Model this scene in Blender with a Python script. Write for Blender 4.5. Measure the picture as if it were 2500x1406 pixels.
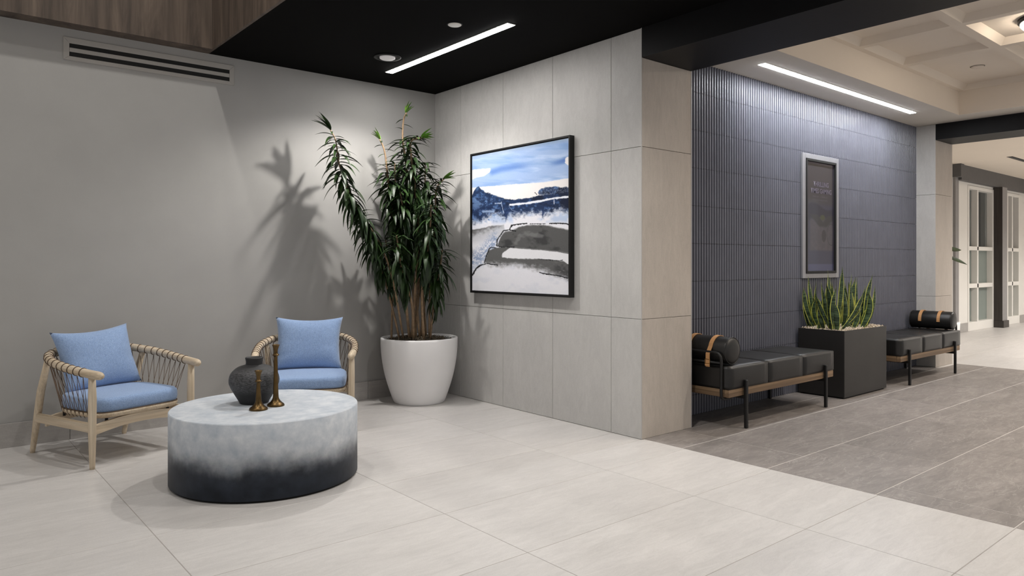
import bpy, bmesh, math, random
import numpy as np
from mathutils import Vector, Matrix

# ------------------------------------------------------------------ scene, camera, light
for o in list(bpy.data.objects):
    bpy.data.objects.remove(o, do_unlink=True)
SC = bpy.context.scene
COL = SC.collection
PI = math.pi

cam_d = bpy.data.cameras.new('camera')
cam = bpy.data.objects.new('camera', cam_d)
COL.objects.link(cam)
cam.location = (0, 0, 1.2)
cam.rotation_euler = (PI / 2, 0, -math.radians(39.862))
cam_d.sensor_width = 36
cam_d.lens = 36 * 1761 / 2500
cam_d.shift_y = -60.5 / 2500
cam_d.clip_end = 100
SC.camera = cam

world = bpy.data.worlds.new('world')
SC.world = world
world.use_nodes = True
bg = world.node_tree.nodes['Background']
bg.inputs['Color'].default_value = (1.0, 0.98, 0.96, 1)
bg.inputs['Strength'].default_value = 0.31

SC.view_settings.view_transform = 'Standard'
SC.view_settings.look = 'None'
SC.view_settings.exposure = 0.84
SC.view_settings.gamma = 1.0
SC.view_settings.use_curve_mapping = False

E_LIN_A = 36.0      # linear light in the black ceiling
E_LIN_B = 50.0      # linear light washing the fluted wall
P_DOWN = 62.0       # gimbal downlight (W)
P_RECESS = 72.0     # lamps up in the timber-lined recess (W)
E_DOME = 18.0       # dome lamps in the coffers

# ------------------------------------------------------------------ helpers
random.seed(7)
RNG = np.random.default_rng(11)


def srgb(c):
    return tuple(((v / 12.92) if v <= 0.04045 else ((v + 0.055) / 1.055) ** 2.4) for v in c)


def new_obj(name, me, mat=None, parent=None, smooth=False):
    o = bpy.data.objects.new(name, me)
    COL.objects.link(o)
    if mat is not None and len(me.materials) == 0:
        for m in (mat if isinstance(mat, (list, tuple)) else [mat]):
            me.materials.append(m)
    if parent is not None:
        o.parent = parent
    if smooth:
        for p in me.polygons:
            p.use_smooth = True
    return o


def bm_obj(name, bm, mat=None, parent=None, smooth=False):
    me = bpy.data.meshes.new(name)
    bm.normal_update()
    bm.to_mesh(me)
    bm.free()
    return new_obj(name, me, mat, parent, smooth)


def empty(name, loc=(0, 0, 0), rz=0.0):
    o = bpy.data.objects.new(name, None)
    COL.objects.link(o)
    o.location = loc
    o.rotation_euler = (0, 0, rz)
    o.empty_display_size = 0.1
    return o


def tag(o, label=None, cat=None, group=None, kind=None):
    if label: o['label'] = label
    if cat: o['category'] = cat
    if group: o['group'] = group
    if kind: o['kind'] = kind
    return o


def add_box(bm, lo, hi, mi=0):
    x0, y0, z0 = lo
    x1, y1, z1 = hi
    v = [bm.verts.new(p) for p in ((x0, y0, z0), (x1, y0, z0), (x1, y1, z0), (x0, y1, z0),
                                   (x0, y0, z1), (x1, y0, z1), (x1, y1, z1), (x0, y1, z1))]
    for f in ((0, 3, 2, 1), (4, 5, 6, 7), (0, 1, 5, 4), (1, 2, 6, 5), (2, 3, 7, 6), (3, 0, 4, 7)):
        fc = bm.faces.new([v[i] for i in f])
        fc.material_index = mi
    return v


def box_obj(name, lo, hi, mat, parent=None, bevel=0.0, seg=2):
    bm = bmesh.new()
    add_box(bm, lo, hi)
    if bevel:
        bmesh.ops.bevel(bm, geom=bm.edges[:], offset=bevel, segments=seg, profile=0.5, affect='EDGES')
    return bm_obj(name, bm, mat, parent, smooth=False)


def smooth_path(pts, n=8, closed=False):
    P = [Vector(p) for p in pts]
    out = []
    m = len(P)
    rng = range(m if closed else m - 1)
    for i in rng:
        p0 = P[(i - 1) % m] if (closed or i > 0) else P[0] * 2 - P[1]
        p1 = P[i]
        p2 = P[(i + 1) % m]
        p3 = P[(i + 2) % m] if (closed or i + 2 < m) else P[-1] * 2 - P[-2]
        for k in range(n):
            t = k / n
            out.append(0.5 * ((2 * p1) + (p2 - p0) * t + (2 * p0 - 5 * p1 + 4 * p2 - p3) * t * t
                              + (3 * p1 - p0 - 3 * p2 + p3) * t ** 3))
    if not closed:
        out.append(P[-1])
    return out


def add_tube(bm, path, radii, sides=10, cap=True, closed=False, mi=0):
    P = [Vector(p) for p in path]
    n = len(P)
    if not isinstance(radii, (list, tuple)):
        radii = [radii] * n
    rings = []
    prev = None
    for i in range(n):
        if closed:
            t = (P[(i + 1) % n] - P[i - 1]).normalized()
        else:
            t = (P[min(i + 1, n - 1)] - P[max(i - 1, 0)]).normalized()
        if prev is None:
            a = Vector((0, 0, 1)) if abs(t.z) < 0.9 else Vector((1, 0, 0))
            u = t.cross(a).normalized()
        else:
            u = (prev - t * prev.dot(t)).normalized()
        prev = u
        w = t.cross(u)
        rings.append([bm.verts.new(P[i] + (u * math.cos(2 * PI * k / sides) + w * math.sin(2 * PI * k / sides)) * radii[i])
                      for k in range(sides)])
    m = n if closed else n - 1
    for i in range(m):
        A, B = rings[i], rings[(i + 1) % n]
        for k in range(sides):
            f = bm.faces.new((A[k], A[(k + 1) % sides], B[(k + 1) % sides], B[k]))
            f.material_index = mi
            f.smooth = True
    if cap and not closed:
        bm.faces.new(rings[0][::-1]).material_index = mi
        bm.faces.new(rings[-1]).material_index = mi


def tube_obj(name, path, radii, mat, parent=None, sides=10, closed=False):
    bm = bmesh.new()
    add_tube(bm, path, radii, sides, True, closed)
    return bm_obj(name, bm, mat, parent)


def add_lathe(bm, prof, sides=48, c=(0, 0, 0)):
    rings = []
    for r, z in prof:
        if r < 1e-5:
            rings.append([bm.verts.new((c[0], c[1], c[2] + z))])
        else:
            rings.append([bm.verts.new((c[0] + r * math.cos(2 * PI * k / sides), c[1] + r * math.sin(2 * PI * k / sides), c[2] + z))
                          for k in range(sides)])
    for A, B in zip(rings[:-1], rings[1:]):
        for k in range(sides):
            k2 = (k + 1) % sides
            if len(A) == 1 and len(B) == 1:
                continue
            if len(A) == 1:
                f = bm.faces.new((A[0], B[k2], B[k]))
            elif len(B) == 1:
                f = bm.faces.new((A[k], A[k2], B[0]))
            else:
                f = bm.faces.new((A[k], A[k2], B[k2], B[k]))
            f.smooth = True


def lathe_obj(name, prof, mat, parent=None, sides=48, c=(0, 0, 0)):
    bm = bmesh.new()
    add_lathe(bm, prof, sides, c)
    return bm_obj(name, bm, mat, parent)


def prof_smooth(prof, n=5):
    return [(max(p.x, 0), p.y) for p in smooth_path([(r, z, 0) for r, z in prof], n)]


# ------------------------------------------------------------------ materials
def base_mat(name):
    m = bpy.data.materials.new(name)
    m.use_nodes = True
    nt = m.node_tree
    return m, nt, nt.nodes['Principled BSDF']


def noise_ramp(nt, vec, scale, stops, detail=5, rough=0.55, dist=0.0):
    n = nt.nodes.new('ShaderNodeTexNoise')
    n.inputs['Scale'].default_value = scale
    n.inputs['Detail'].default_value = detail
    n.inputs['Roughness'].default_value = rough
    n.inputs['Distortion'].default_value = dist
    nt.links.new(vec, n.inputs['Vector'])
    r = nt.nodes.new('ShaderNodeValToRGB')
    cr = r.color_ramp
    while len(cr.elements) < len(stops):
        cr.elements.new(0.5)
    for e, (p, c) in zip(cr.elements, stops):
        e.position = p
        e.color = (*c, 1)
    nt.links.new(n.outputs['Fac'], r.inputs['Fac'])
    return n, r


def coords(nt, scl=(1, 1, 1), rnd=0.0, kind='Object', rot=(0, 0, 0)):
    tc = nt.nodes.new('ShaderNodeTexCoord')
    mp = nt.nodes.new('ShaderNodeMapping')
    mp.inputs['Scale'].default_value = scl
    mp.inputs['Rotation'].default_value = rot
    src = tc.outputs[kind]
    if rnd:
        oi = nt.nodes.new('ShaderNodeObjectInfo')
        ml = nt.nodes.new('ShaderNodeMath')
        ml.operation = 'MULTIPLY'
        ml.inputs[1].default_value = rnd
        nt.links.new(oi.outputs['Random'], ml.inputs[0])
        ad = nt.nodes.new('ShaderNodeVectorMath')
        ad.operation = 'ADD'
        nt.links.new(src, ad.inputs[0])
        nt.links.new(ml.outputs[0], ad.inputs[1])
        src = ad.outputs[0]
    nt.links.new(src, mp.inputs['Vector'])
    return mp.outputs['Vector']


def mix(nt, a, b, fac, mode='MULTIPLY'):
    mx = nt.nodes.new('ShaderNodeMix')
    mx.data_type = 'RGBA'
    mx.blend_type = mode
    if isinstance(fac, float):
        mx.inputs['Factor'].default_value = fac
    else:
        nt.links.new(fac, mx.inputs['Factor'])
    nt.links.new(a, mx.inputs['A'])
    nt.links.new(b, mx.inputs['B'])
    return mx.outputs['Result']


def bump(nt, bs, h, strength, dist=0.01):
    b = nt.nodes.new('ShaderNodeBump')
    b.inputs['Strength'].default_value = strength
    b.inputs['Distance'].default_value = dist
    nt.links.new(h, b.inputs['Height'])
    nt.links.new(b.outputs['Normal'], bs.inputs['Normal'])


def plain(name, c, rough=0.5, metal=0.0, var=0.06, scale=14, bmp=0.0, bscale=120, spec=0.5, rnd=0.0):
    m, nt, bs = base_mat(name)
    c = srgb(c)
    v = coords(nt, rnd=rnd)
    lo = tuple(x * (1 - var) for x in c)
    hi = tuple(min(1, x * (1 + var)) for x in c)
    n, r = noise_ramp(nt, v, scale, [(0.3, lo), (0.7, hi)])
    nt.links.new(r.outputs['Color'], bs.inputs['Base Color'])
    bs.inputs['Roughness'].default_value = rough
    bs.inputs['Metallic'].default_value = metal
    bs.inputs['Specular IOR Level'].default_value = spec
    if bmp:
        n2, r2 = noise_ramp(nt, v, bscale, [(0.2, (0, 0, 0)), (0.8, (1, 1, 1))], 3)
        bump(nt, bs, n2.outputs['Fac'], bmp, 0.004)
    return m


def stone(name, c, var=0.14, stretch=(0.6, 3.0, 3.0), rough=0.45, tilevar=0.06, vein=0.3, veinc=None, rnd=37.0, spec=0.4):
    """porcelain tile: directional cloudy veining, slightly different from piece to piece"""
    m, nt, bs = base_mat(name)
    c = srgb(c)
    v = coords(nt, stretch, rnd)
    n, r = noise_ramp(nt, v, 2.2, [(0.25, tuple(x * (1 - var) for x in c)), (0.55, c), (0.8, tuple(min(1, x * (1 + var)) for x in c))], 7, 0.62, 0.6)
    v2 = coords(nt, tuple(s * 2.2 for s in stretch), rnd)
    n2, r2 = noise_ramp(nt, v2, 4.0, [(0.35, (1 - vein * 0.5,) * 3), (0.6, (1, 1, 1))], 9, 0.72, 1.2)
    col = mix(nt, r.outputs['Color'], r2.outputs['Color'], 1.0)
    v3 = coords(nt, (1, 1, 1), rnd)
    n3, r3 = noise_ramp(nt, v3, 160, [(0.3, (0.93,) * 3), (0.7, (1.0,) * 3)], 2)
    col = mix(nt, col, r3.outputs['Color'], 1.0)
    oi = nt.nodes.new('ShaderNodeObjectInfo')
    rr = nt.nodes.new('ShaderNodeMapRange')
    rr.inputs['To Min'].default_value = 1 - tilevar
    rr.inputs['To Max'].default_value = 1 + tilevar
    nt.links.new(oi.outputs['Random'], rr.inputs['Value'])
    cmb = nt.nodes.new('ShaderNodeCombineColor')
    for i in range(3):
        nt.links.new(rr.outputs['Result'], cmb.inputs[i])
    col = mix(nt, col, cmb.outputs['Color'], 1.0)
    if veinc:
        n4, r4 = noise_ramp(nt, v2, 1.3, [(0.485, (0, 0, 0)), (0.5, (1, 1, 1)), (0.515, (0, 0, 0))], 6, 0.6, 1.6)
        vc = nt.nodes.new('ShaderNodeRGB')
        vc.outputs[0].default_value = (*srgb(veinc), 1)
        ml = nt.nodes.new('ShaderNodeMath')
        ml.operation = 'MULTIPLY'
        ml.inputs[1].default_value = 0.34
        nt.links.new(r4.outputs['Color'], ml.inputs[0])
        col = mix(nt, col, vc.outputs[0], ml.outputs[0], 'MIX')
    nt.links.new(col, bs.inputs['Base Color'])
    bs.inputs['Roughness'].default_value = rough
    bs.inputs['Specular IOR Level'].default_value = spec
    bump(nt, bs, n2.outputs['Fac'], 0.08, 0.003)
    return m


def wood(name, c1, c2, axis=2, scale=9.0, stretch=14.0, rough=0.5, rnd=0.0, bmp=0.1):
    m, nt, bs = base_mat(name)
    s = [stretch] * 3
    s[axis] = 0.8
    v = coords(nt, tuple(s), rnd)
    n, r = noise_ramp(nt, v, scale / 9.0, [(0.28, srgb(c1)), (0.5, tuple((a + b) / 2 for a, b in zip(srgb(c1), srgb(c2)))), (0.72, srgb(c2))], 8, 0.65, 0.7)
    s2 = [stretch * 6] * 3
    s2[axis] = 2.0
    v2 = coords(nt, tuple(s2), rnd)
    n2, r2 = noise_ramp(nt, v2, 1.0, [(0.3, (0.72,) * 3), (0.6, (1, 1, 1))], 5, 0.6)
    col = mix(nt, r.outputs['Color'], r2.outputs['Color'], 1.0)
    nt.links.new(col, bs.inputs['Base Color'])
    bs.inputs['Roughness'].default_value = rough
    bump(nt, bs, n2.outputs['Fac'], bmp, 0.002)
    return m


def fabric(name, c1, c2, scale=420):
    m, nt, bs = base_mat(name)
    v = coords(nt, (1, 1, 1), 0)
    n, r = noise_ramp(nt, v, scale, [(0.35, srgb(c1)), (0.65, srgb(c2))], 2, 0.6)
    n2, r2 = noise_ramp(nt, coords(nt, (260, 260, 40)), 1.0, [(0.3, (0.84,) * 3), (0.7, (1, 1, 1))], 2)
    n3, r3 = noise_ramp(nt, v, 5, [(0.3, (0.94,) * 3), (0.7, (1, 1, 1))], 3)
    col = mix(nt, mix(nt, r.outputs['Color'], r2.outputs['Color'], 1.0), r3.outputs['Color'], 1.0)
    nt.links.new(col, bs.inputs['Base Color'])
    bs.inputs['Roughness'].default_value = 0.95
    bs.inputs['Specular IOR Level'].default_value = 0.15
    bs.inputs['Sheen Weight'].default_value = 0.25
    bump(nt, bs, n.outputs['Fac'], 0.25, 0.002)
    return m


def emit(name, c, s, b=0.9):
    m, nt, bs = base_mat(name)
    bs.inputs['Base Color'].default_value = (b, b, b, 1)
    bs.inputs['Emission Color'].default_value = (*c, 1)
    bs.inputs['Emission Strength'].default_value = s
    return m


def attr_mat(name, rough, spec=0.3, coat=0.0):
    m, nt, bs = base_mat(name)
    a = nt.nodes.new('ShaderNodeAttribute')
    a.attribute_name = 'print'
    n, r = noise_ramp(nt, coords(nt), 300, [(0.3, (0.95,) * 3), (0.7, (1, 1, 1))], 2)
    nt.links.new(mix(nt, a.outputs['Color'], r.outputs['Color'], 1.0), bs.inputs['Base Color'])
    bs.inputs['Roughness'].default_value = rough
    bs.inputs['Specular IOR Level'].default_value = spec
    bs.inputs['Coat Weight'].default_value = coat
    bs.inputs['Coat Roughness'].default_value = 0.04
    return m


M = {}
M['wallgrey'] = plain('grey_wallcovering', (0.635, 0.629, 0.618), 0.85, var=0.03, scale=3, bmp=0.06, bscale=220, spec=0.15)
M['floor_light'] = stone('light_floor_porcelain', (0.79, 0.777, 0.766), 0.08, (0.7, 3.2, 3), 0.36, 0.03, 0.22)
M['floor_dark'] = stone('dark_floor_porcelain', (0.55, 0.525, 0.51), 0.26, (0.7, 2.4, 3), 0.42, 0.06, 0.55, veinc=(0.72, 0.70, 0.68))
M['grout_dark'] = plain('dark_grout', (0.60, 0.58, 0.56), 0.9, var=0.1)
M['grout_light'] = plain('light_grout', (0.74, 0.72, 0.70), 0.9, var=0.05)
M['wallstone'] = stone('grey_wall_porcelain', (0.755, 0.748, 0.738), 0.08, (2.6, 2.6, 1.0), 0.55, 0.02, 0.16, spec=0.3)
M['pillarstone'] = stone('beige_wall_porcelain', (0.745, 0.71, 0.675), 0.08, (3.4, 3.4, 0.8), 0.55, 0.02, 0.2, spec=0.3)
M['basestone'] = stone('baseboard_porcelain', (0.67, 0.655, 0.64), 0.09, (0.8, 3, 3), 0.55, 0.03, 0.22)
M['joint'] = plain('wall_joint', (0.46, 0.44, 0.42), 0.9, var=0.05)
M['trimmetal'] = plain('satin_corner_trim', (0.70, 0.69, 0.68), 0.55, 0.15, 0.03)
M['postertrim'] = plain('brushed_grey_trim', (0.56, 0.56, 0.575), 0.5, 0.2, 0.04)
M['black_ceiling'] = plain('matt_black_ceiling', (0.042, 0.039, 0.039), 0.85, var=0.05, scale=2, spec=0.06)
M['black_beam'] = plain('black_beam_paint', (0.062, 0.06, 0.068), 0.5, var=0.12, scale=6, bmp=0.08, bscale=60, spec=0.2)
M['soffitwhite'] = plain('soffit_white', (0.80, 0.78, 0.75), 0.8, var=0.02, scale=2, spec=0.2)
M['cream'] = plain('cream_ceiling', (0.86, 0.82, 0.77), 0.8, var=0.02, scale=2, spec=0.2)
M['walnut'] = wood('walnut_cladding', (0.20, 0.165, 0.14), (0.45, 0.39, 0.34), 2, 9, 9, 0.55)
M['flute'] = plain('slate_blue_fluted_tile', (0.40, 0.405, 0.445), 0.36, var=0.06, scale=5, spec=0.5, rnd=9)
M['darkmetal'] = plain('charcoal_powdercoat', (0.075, 0.073, 0.075), 0.45, 0.2, 0.1)
M['planterbox'] = plain('charcoal_planter_steel', (0.185, 0.178, 0.175), 0.48, 0.25, 0.12, 3)
M['ash'] = wood('pale_ash', (0.75, 0.67, 0.56), (0.87, 0.81, 0.72), 2, 9, 22, 0.5)
M['ash_h'] = wood('pale_ash_rail', (0.75, 0.67, 0.56), (0.87, 0.81, 0.72), 1, 9, 22, 0.5)
M['oak'] = wood('bench_oak', (0.32, 0.245, 0.175), (0.64, 0.53, 0.41), 0, 9, 20, 0.55)
M['blue'] = fabric('blue_weave', (0.45, 0.56, 0.735), (0.66, 0.75, 0.88))
M['cord'] = plain('brown_cord', (0.36, 0.29, 0.23), 0.8, var=0.15, scale=200)
M['leather'] = plain('black_leather', (0.082, 0.077, 0.075), 0.42, var=0.25, scale=9, bmp=0.12, bscale=160, spec=0.5)
M['tan'] = plain('tan_leather', (0.71, 0.53, 0.35), 0.6, var=0.08, scale=30)
M['brassbuckle'] = plain('brass_buckle', (0.62, 0.48, 0.28), 0.35, 0.9, 0.06)
M['white_pot'] = plain('white_glazed_pot', (0.93, 0.925, 0.925), 0.42, var=0.02, scale=3, spec=0.4)
M['soil'] = plain('dark_moss_soil', (0.23, 0.205, 0.165), 0.95, var=0.5, scale=60, bmp=0.8, bscale=90)
M['mulch'] = plain('pale_wood_shreds', (0.76, 0.71, 0.64), 0.9, var=0.3, scale=80)
M['moss'] = plain('moss_fibre', (0.33, 0.29, 0.23), 0.95, var=0.35, scale=60)
M['white'] = plain('white_frame_paint', (0.88, 0.87, 0.85), 0.5, var=0.02, scale=3)
M['ventpaint'] = plain('grey_vent_paint', (0.66, 0.645, 0.625), 0.5, var=0.03, scale=6, spec=0.3)
M['black'] = plain('deep_black', (0.02, 0.02, 0.02), 0.7, var=0.1)
M['whiteplastic'] = plain('white_plastic', (0.88, 0.87, 0.85), 0.5, var=0.02)
M['brass'] = plain('aged_bronze', (0.37, 0.295, 0.185), 0.36, 0.95, 0.25, 22)
M['darkwood'] = wood('dark_column_wood', (0.16, 0.14, 0.13), (0.27, 0.245, 0.23), 2, 9, 16, 0.5)
M['greybeam'] = plain('charcoal_header', (0.33, 0.325, 0.325), 0.6, var=0.06)
M['greypost'] = plain('grey_column_face', (0.52, 0.51, 0.51), 0.5, var=0.05)
M['roomback'] = plain('brown_room_wall', (0.40, 0.36, 0.33), 0.8, var=0.1, scale=2)


def glassmat(name, c, rough, trans):
    m, nt, bs = base_mat(name)
    n, r = noise_ramp(nt, coords(nt), 2, [(0.3, srgb(tuple(x * .95 for x in c))), (0.7, srgb(c))], 2)
    nt.links.new(r.outputs['Color'], bs.inputs['Base Color'])
    bs.inputs['Roughness'].default_value = rough
    bs.inputs['Transmission Weight'].default_value = trans
    bs.inputs['IOR'].default_value = 1.1 if trans > 0.8 else 1.3
    return m


M['clearglass'] = glassmat('clear_glass', (0.9, 0.92, 0.92), 0.02, 0.95)
M['frosted'] = glassmat('frosted_glass', (0.62, 0.66, 0.64), 0.35, 0.35)


def leafmat(name, c1, c2, scale=8, rough=0.42, bands=False):
    m, nt, bs = base_mat(name)
    v = coords(nt, (1, 1, 1), 23)
    n, r = noise_ramp(nt, v, scale, [(0.3, srgb(c1)), (0.7, srgb(c2))], 4)
    col = r.outputs['Color']
    if bands:
        n2, r2 = noise_ramp(nt, coords(nt, (3, 3, 34), 5), 2.2, [(0.42, srgb((0.05, 0.10, 0.06))), (0.60, srgb((0.36, 0.45, 0.32)))], 4, 0.6, 1.5)
        col = mix(nt, col, r2.outputs['Color'], 0.55, 'MIX')
    nt.links.new(col, bs.inputs['Base Color'])
    bs.inputs['Roughness'].default_value = rough
    bs.inputs['Specular IOR Level'].default_value = 0.38
    return m


M['leaf'] = leafmat('dark_green_leaf', (0.075, 0.13, 0.06), (0.165, 0.255, 0.105))
M['leaf_new'] = leafmat('fresh_green_leaf', (0.22, 0.37, 0.12), (0.40, 0.54, 0.20))
M['bark'] = plain('pale_cane_bark', (0.52, 0.43, 0.33), 0.8, var=0.25, scale=40, bmp=0.5, bscale=90)
M['snake'] = leafmat('snake_plant_green', (0.05, 0.12, 0.07), (0.13, 0.22, 0.12), 6, 0.35, True)
M['snake_edge'] = leafmat('snake_plant_margin', (0.58, 0.62, 0.22), (0.80, 0.80, 0.40), 10, 0.4)


def table_mat():
    """pale plaster drum whose lower third is hand-dipped in dark ink, with a cloudy edge"""
    m, nt, bs = base_mat('dip_dyed_plaster')
    tc = nt.nodes.new('ShaderNodeTexCoord')
    sp = nt.nodes.new('ShaderNodeSeparateXYZ')
    nt.links.new(tc.outputs['Object'], sp.inputs[0])
    n1, r1 = noise_ramp(nt, tc.outputs['Object'], 9, [(0.2, (0, 0, 0)), (0.8, (1, 1, 1))], 5, 0.6)
    nb, rb = noise_ramp(nt, tc.outputs['Object'], 2.0, [(0.2, (0, 0, 0)), (0.8, (1, 1, 1))], 2)

    def math2(op, a, b):
        x = nt.nodes.new('ShaderNodeMath')
        x.operation = op
        for i, q in enumerate((a, b)):
            if isinstance(q, (int, float)):
                x.inputs[i].default_value = q
            else:
                nt.links.new(q, x.inputs[i])
        return x.outputs[0]
    h = math2('ADD', sp.outputs['Z'], math2('MULTIPLY', math2('SUBTRACT', n1.outputs['Fac'], 0.5), 0.11))
    h = math2('ADD', h, math2('MULTIPLY', math2('SUBTRACT', nb.outputs['Fac'], 0.5), 0.10))
    mr = nt.nodes.new('ShaderNodeMapRange')
    mr.inputs['From Min'].default_value = 0.115
    mr.inputs['From Max'].default_value = 0.265
    mr.interpolation_type = 'SMOOTHSTEP'
    nt.links.new(h, mr.inputs['Value'])
    n2, r2 = noise_ramp(nt, tc.outputs['Object'], 14, [(0.28, srgb((0.65, 0.685, 0.725))), (0.55, srgb((0.745, 0.765, 0.79))), (0.78, srgb((0.83, 0.84, 0.85)))], 6, 0.6)
    n3, r3 = noise_ramp(nt, tc.outputs['Object'], 10, [(0.3, srgb((0.10, 0.125, 0.165))), (0.75, srgb((0.20, 0.23, 0.28)))], 5, 0.6)
    col = mix(nt, r3.outputs['Color'], r2.outputs['Color'], mr.outputs['Result'], 'MIX')
    nt.links.new(col, bs.inputs['Base Color'])
    bs.inputs['Roughness'].default_value = 0.5
    bs.inputs['Specular IOR Level'].default_value = 0.35
    return m


M['table'] = table_mat()


def vase_mat():
    m, nt, bs = base_mat('chattered_black_ceramic')
    v = coords(nt, (40, 40, 230))
    n, r = noise_ramp(nt, v, 1.6, [(0.42, srgb((0.11, 0.11, 0.115))), (0.62, srgb((0.36, 0.36, 0.37)))], 5, 0.75)
    tc = nt.nodes.new('ShaderNodeTexCoord')
    sp = nt.nodes.new('ShaderNodeSeparateXYZ')
    nt.links.new(tc.outputs['Object'], sp.inputs[0])
    rp = nt.nodes.new('ShaderNodeValToRGB')
    cr = rp.color_ramp
    for _ in range(2):
        cr.elements.new(0.5)
    for e, (p, c) in zip(cr.elements, ((0.06, 0), (0.09, 1), (0.185, 1), (0.205, 0))):
        e.position = p
        e.color = (c, c, c, 1)
    nt.links.new(sp.outputs['Z'], rp.inputs['Fac'])
    pl = nt.nodes.new('ShaderNodeRGB')
    pl.outputs[0].default_value = (*srgb((0.125, 0.125, 0.13)), 1)
    nt.links.new(mix(nt, pl.outputs[0], r.outputs['Color'], rp.outputs['Color'], 'MIX'), bs.inputs['Base Color'])
    bs.inputs['Roughness'].default_value = 0.6
    bump(nt, bs, n.outputs['Fac'], 0.5, 0.004)
    return m


M['vase'] = vase_mat()

# ------------------------------------------------------------------ the setting
ZC = 2.8
XT, YW, YP, YF = 3.82, 5.715, 3.2, 3.47           # tiled wall, grey wall, pillar front, fluted wall
XP = 4.375                                        # right side of the first pillar and beam
X2, X2R, Y2 = 9.07, 9.58, 3.25                    # second pillar

# floor: bed plus every tile
bm = bmesh.new()
add_box(bm, (-3.2, -2.6, -0.10), (3.845, 5.75, -0.0010), 0)
add_box(bm, (3.845, -2.6, -0.10), (9.60, 3.49, -0.0010), 1)
add_box(bm, (9.60, -2.6, -0.10), (18.6, 7.0, -0.0010), 0)
floor = bm_obj('floor', bm, [M['grout_dark'], M['grout_light']])
tag(floor, 'pale porcelain floor with a dark grey tiled corridor strip', 'floor', kind='structure')

MESH = {}


def piece(name, size, mat, parent, loc, bevel=0.001):
    key = (name, tuple(round(s, 4) for s in size), mat.name)
    if key not in MESH:
        b = bmesh.new()
        sx, sy, sz = (s / 2 for s in size)
        add_box(b, (-sx, -sy, -sz), (sx, sy, sz))
        if bevel:
            bmesh.ops.bevel(b, geom=b.edges[:], offset=bevel, segments=1, affect='EDGES')
        me = bpy.data.meshes.new(name)
        b.to_mesh(me)
        b.free()
        me.materials.append(mat)
        MESH[key] = me
    o = bpy.data.objects.new(name, MESH[key])
    COL.objects.link(o)
    o.parent = parent
    o.location = loc
    return o


def lay(x_edges, y_edges, mat, gap=0.0035, parent=floor):
    for x0, x1 in zip(x_edges[:-1], x_edges[1:]):
        for y0, y1 in zip(y_edges[:-1], y_edges[1:]):
            piece('floor_tile', (x1 - x0 - gap, y1 - y0 - gap, 0.012), mat, parent, ((x0 + x1) / 2, (y0 + y1) / 2, -0.006))


ylight = [-2.59 + 0.605 * 0, -1.98, -1.375, -0.77, -0.165, 0.44, 1.045, 1.65, 2.255, 2.86, 3.455, 4.065, 4.665, 5.27, 5.715]
lay([-2.58, -1.44, -0.305, 0.83, 1.967, 3.105], ylight, M['floor_light'])
lay([3.105, 3.845], [y for y in ylight if y < 3.0] + [3.2], M['floor_light'])
lay([3.105, 3.82], [3.2, 3.455, 4.065, 4.665, 5.27, 5.715], M['floor_light'])
ydark = [-2.59, -1.985, -1.375, -0.77, -0.165, 0.44, 1.05, 1.665, 2.28, 2.885, 3.48]
for i, (a, b) in enumerate(zip(ydark[:-1], ydark[1:])):
    off = [0.42, 0.42, 0.92, 0.2, 0.7][(len(ydark) - 2 - i) % 5]
    xs = [3.845] + [3.845 + off + 1.2 * k for k in range(5) if 3.845 + off + 1.2 * k < 9.3] + [9.60]
    y1 = b if b < 3.1 else 3.2
    lay(xs, [a, y1], M['floor_dark'], 0.0055)
    if b > 3.1:
        lay([XP] + [x for x in xs if XP + .2 < x < 9.0] + [X2], [3.2, YF + 0.01], M['floor_dark'], 0.0055)
lay([9.60 + 1.2 * k for k in range(8)] + [18.6], [-2.59 + 0.6 * k for k in range(13)], M['floor_light'])

# grey wall with skirting tiles
wall_left = box_obj('wall_left', (-3.2, YW, -0.1), (XT + 0.02, YW + 0.14, ZC + 2.4), M['wallgrey'])
tag(wall_left, 'plain grey wall covering behind the armchairs', 'wall', kind='structure')
base_left = box_obj('baseboard_left', (-3.2, YW - 0.004, 0.0005), (XT, YW, 0.153), M['joint'])
tag(base_left, 'stone skirting along the grey wall', 'baseboard', kind='structure')
for a, b in zip((-2.58, -1.44, -0.305, 0.838, 1.967, 3.106), (-1.44, -0.305, 0.838, 1.967, 3.106, XT)):
    piece('skirting_tile', (b - a - 0.003, 0.012, 0.157), M['basestone'], base_left, ((a + b) / 2, YW - 0.010, 0.0785))

# tiled wall and first pillar
bm = bmesh.new()
add_box(bm, (XT + 0.012, YP + 0.012, -0.1), (XP, YW, ZC))
wall_center = bm_obj('wall_center', bm, M['joint'])
tag(wall_center, 'large grey porcelain panels behind the painting', 'wall', kind='structure')
ZJ = [0.0, 0.818, 1.995, ZC]
for a, b in zip((YP, 3.478, 4.085, 4.693, 5.296), (3.478, 4.085, 4.693, 5.296, YW)):
    for z0, z1 in zip(ZJ[:-1], ZJ[1:]):
        piece('wall_panel', (0.012, b - a - 0.003, z1 - z0 - 0.003), M['wallstone'], wall_center,
              (XT + 0.006, (a + b) / 2, (z0 + z1) / 2))
for z0, z1 in ((0, 0.818), (0.818, 1.995), (1.995, 2.6)):
    piece('wall_panel', (XP - XT - 0.006, 0.012, z1 - z0 - 0.003), M['pillarstone'], wall_center,
          ((XT + XP) / 2 + 0.002, YP + 0.006, (z0 + z1) / 2))
box_obj('corner_trim', (XT - 0.002, YP - 0.002, 0.001), (XT + 0.004, YP + 0.004, ZC), M['trimmetal'], wall_center)
box_obj('corner_trim', (XP - 0.004, YP - 0.002, 0.001), (XP + 0.003, YP + 0.004, 2.6), M['trimmetal'], wall_center)

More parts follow.
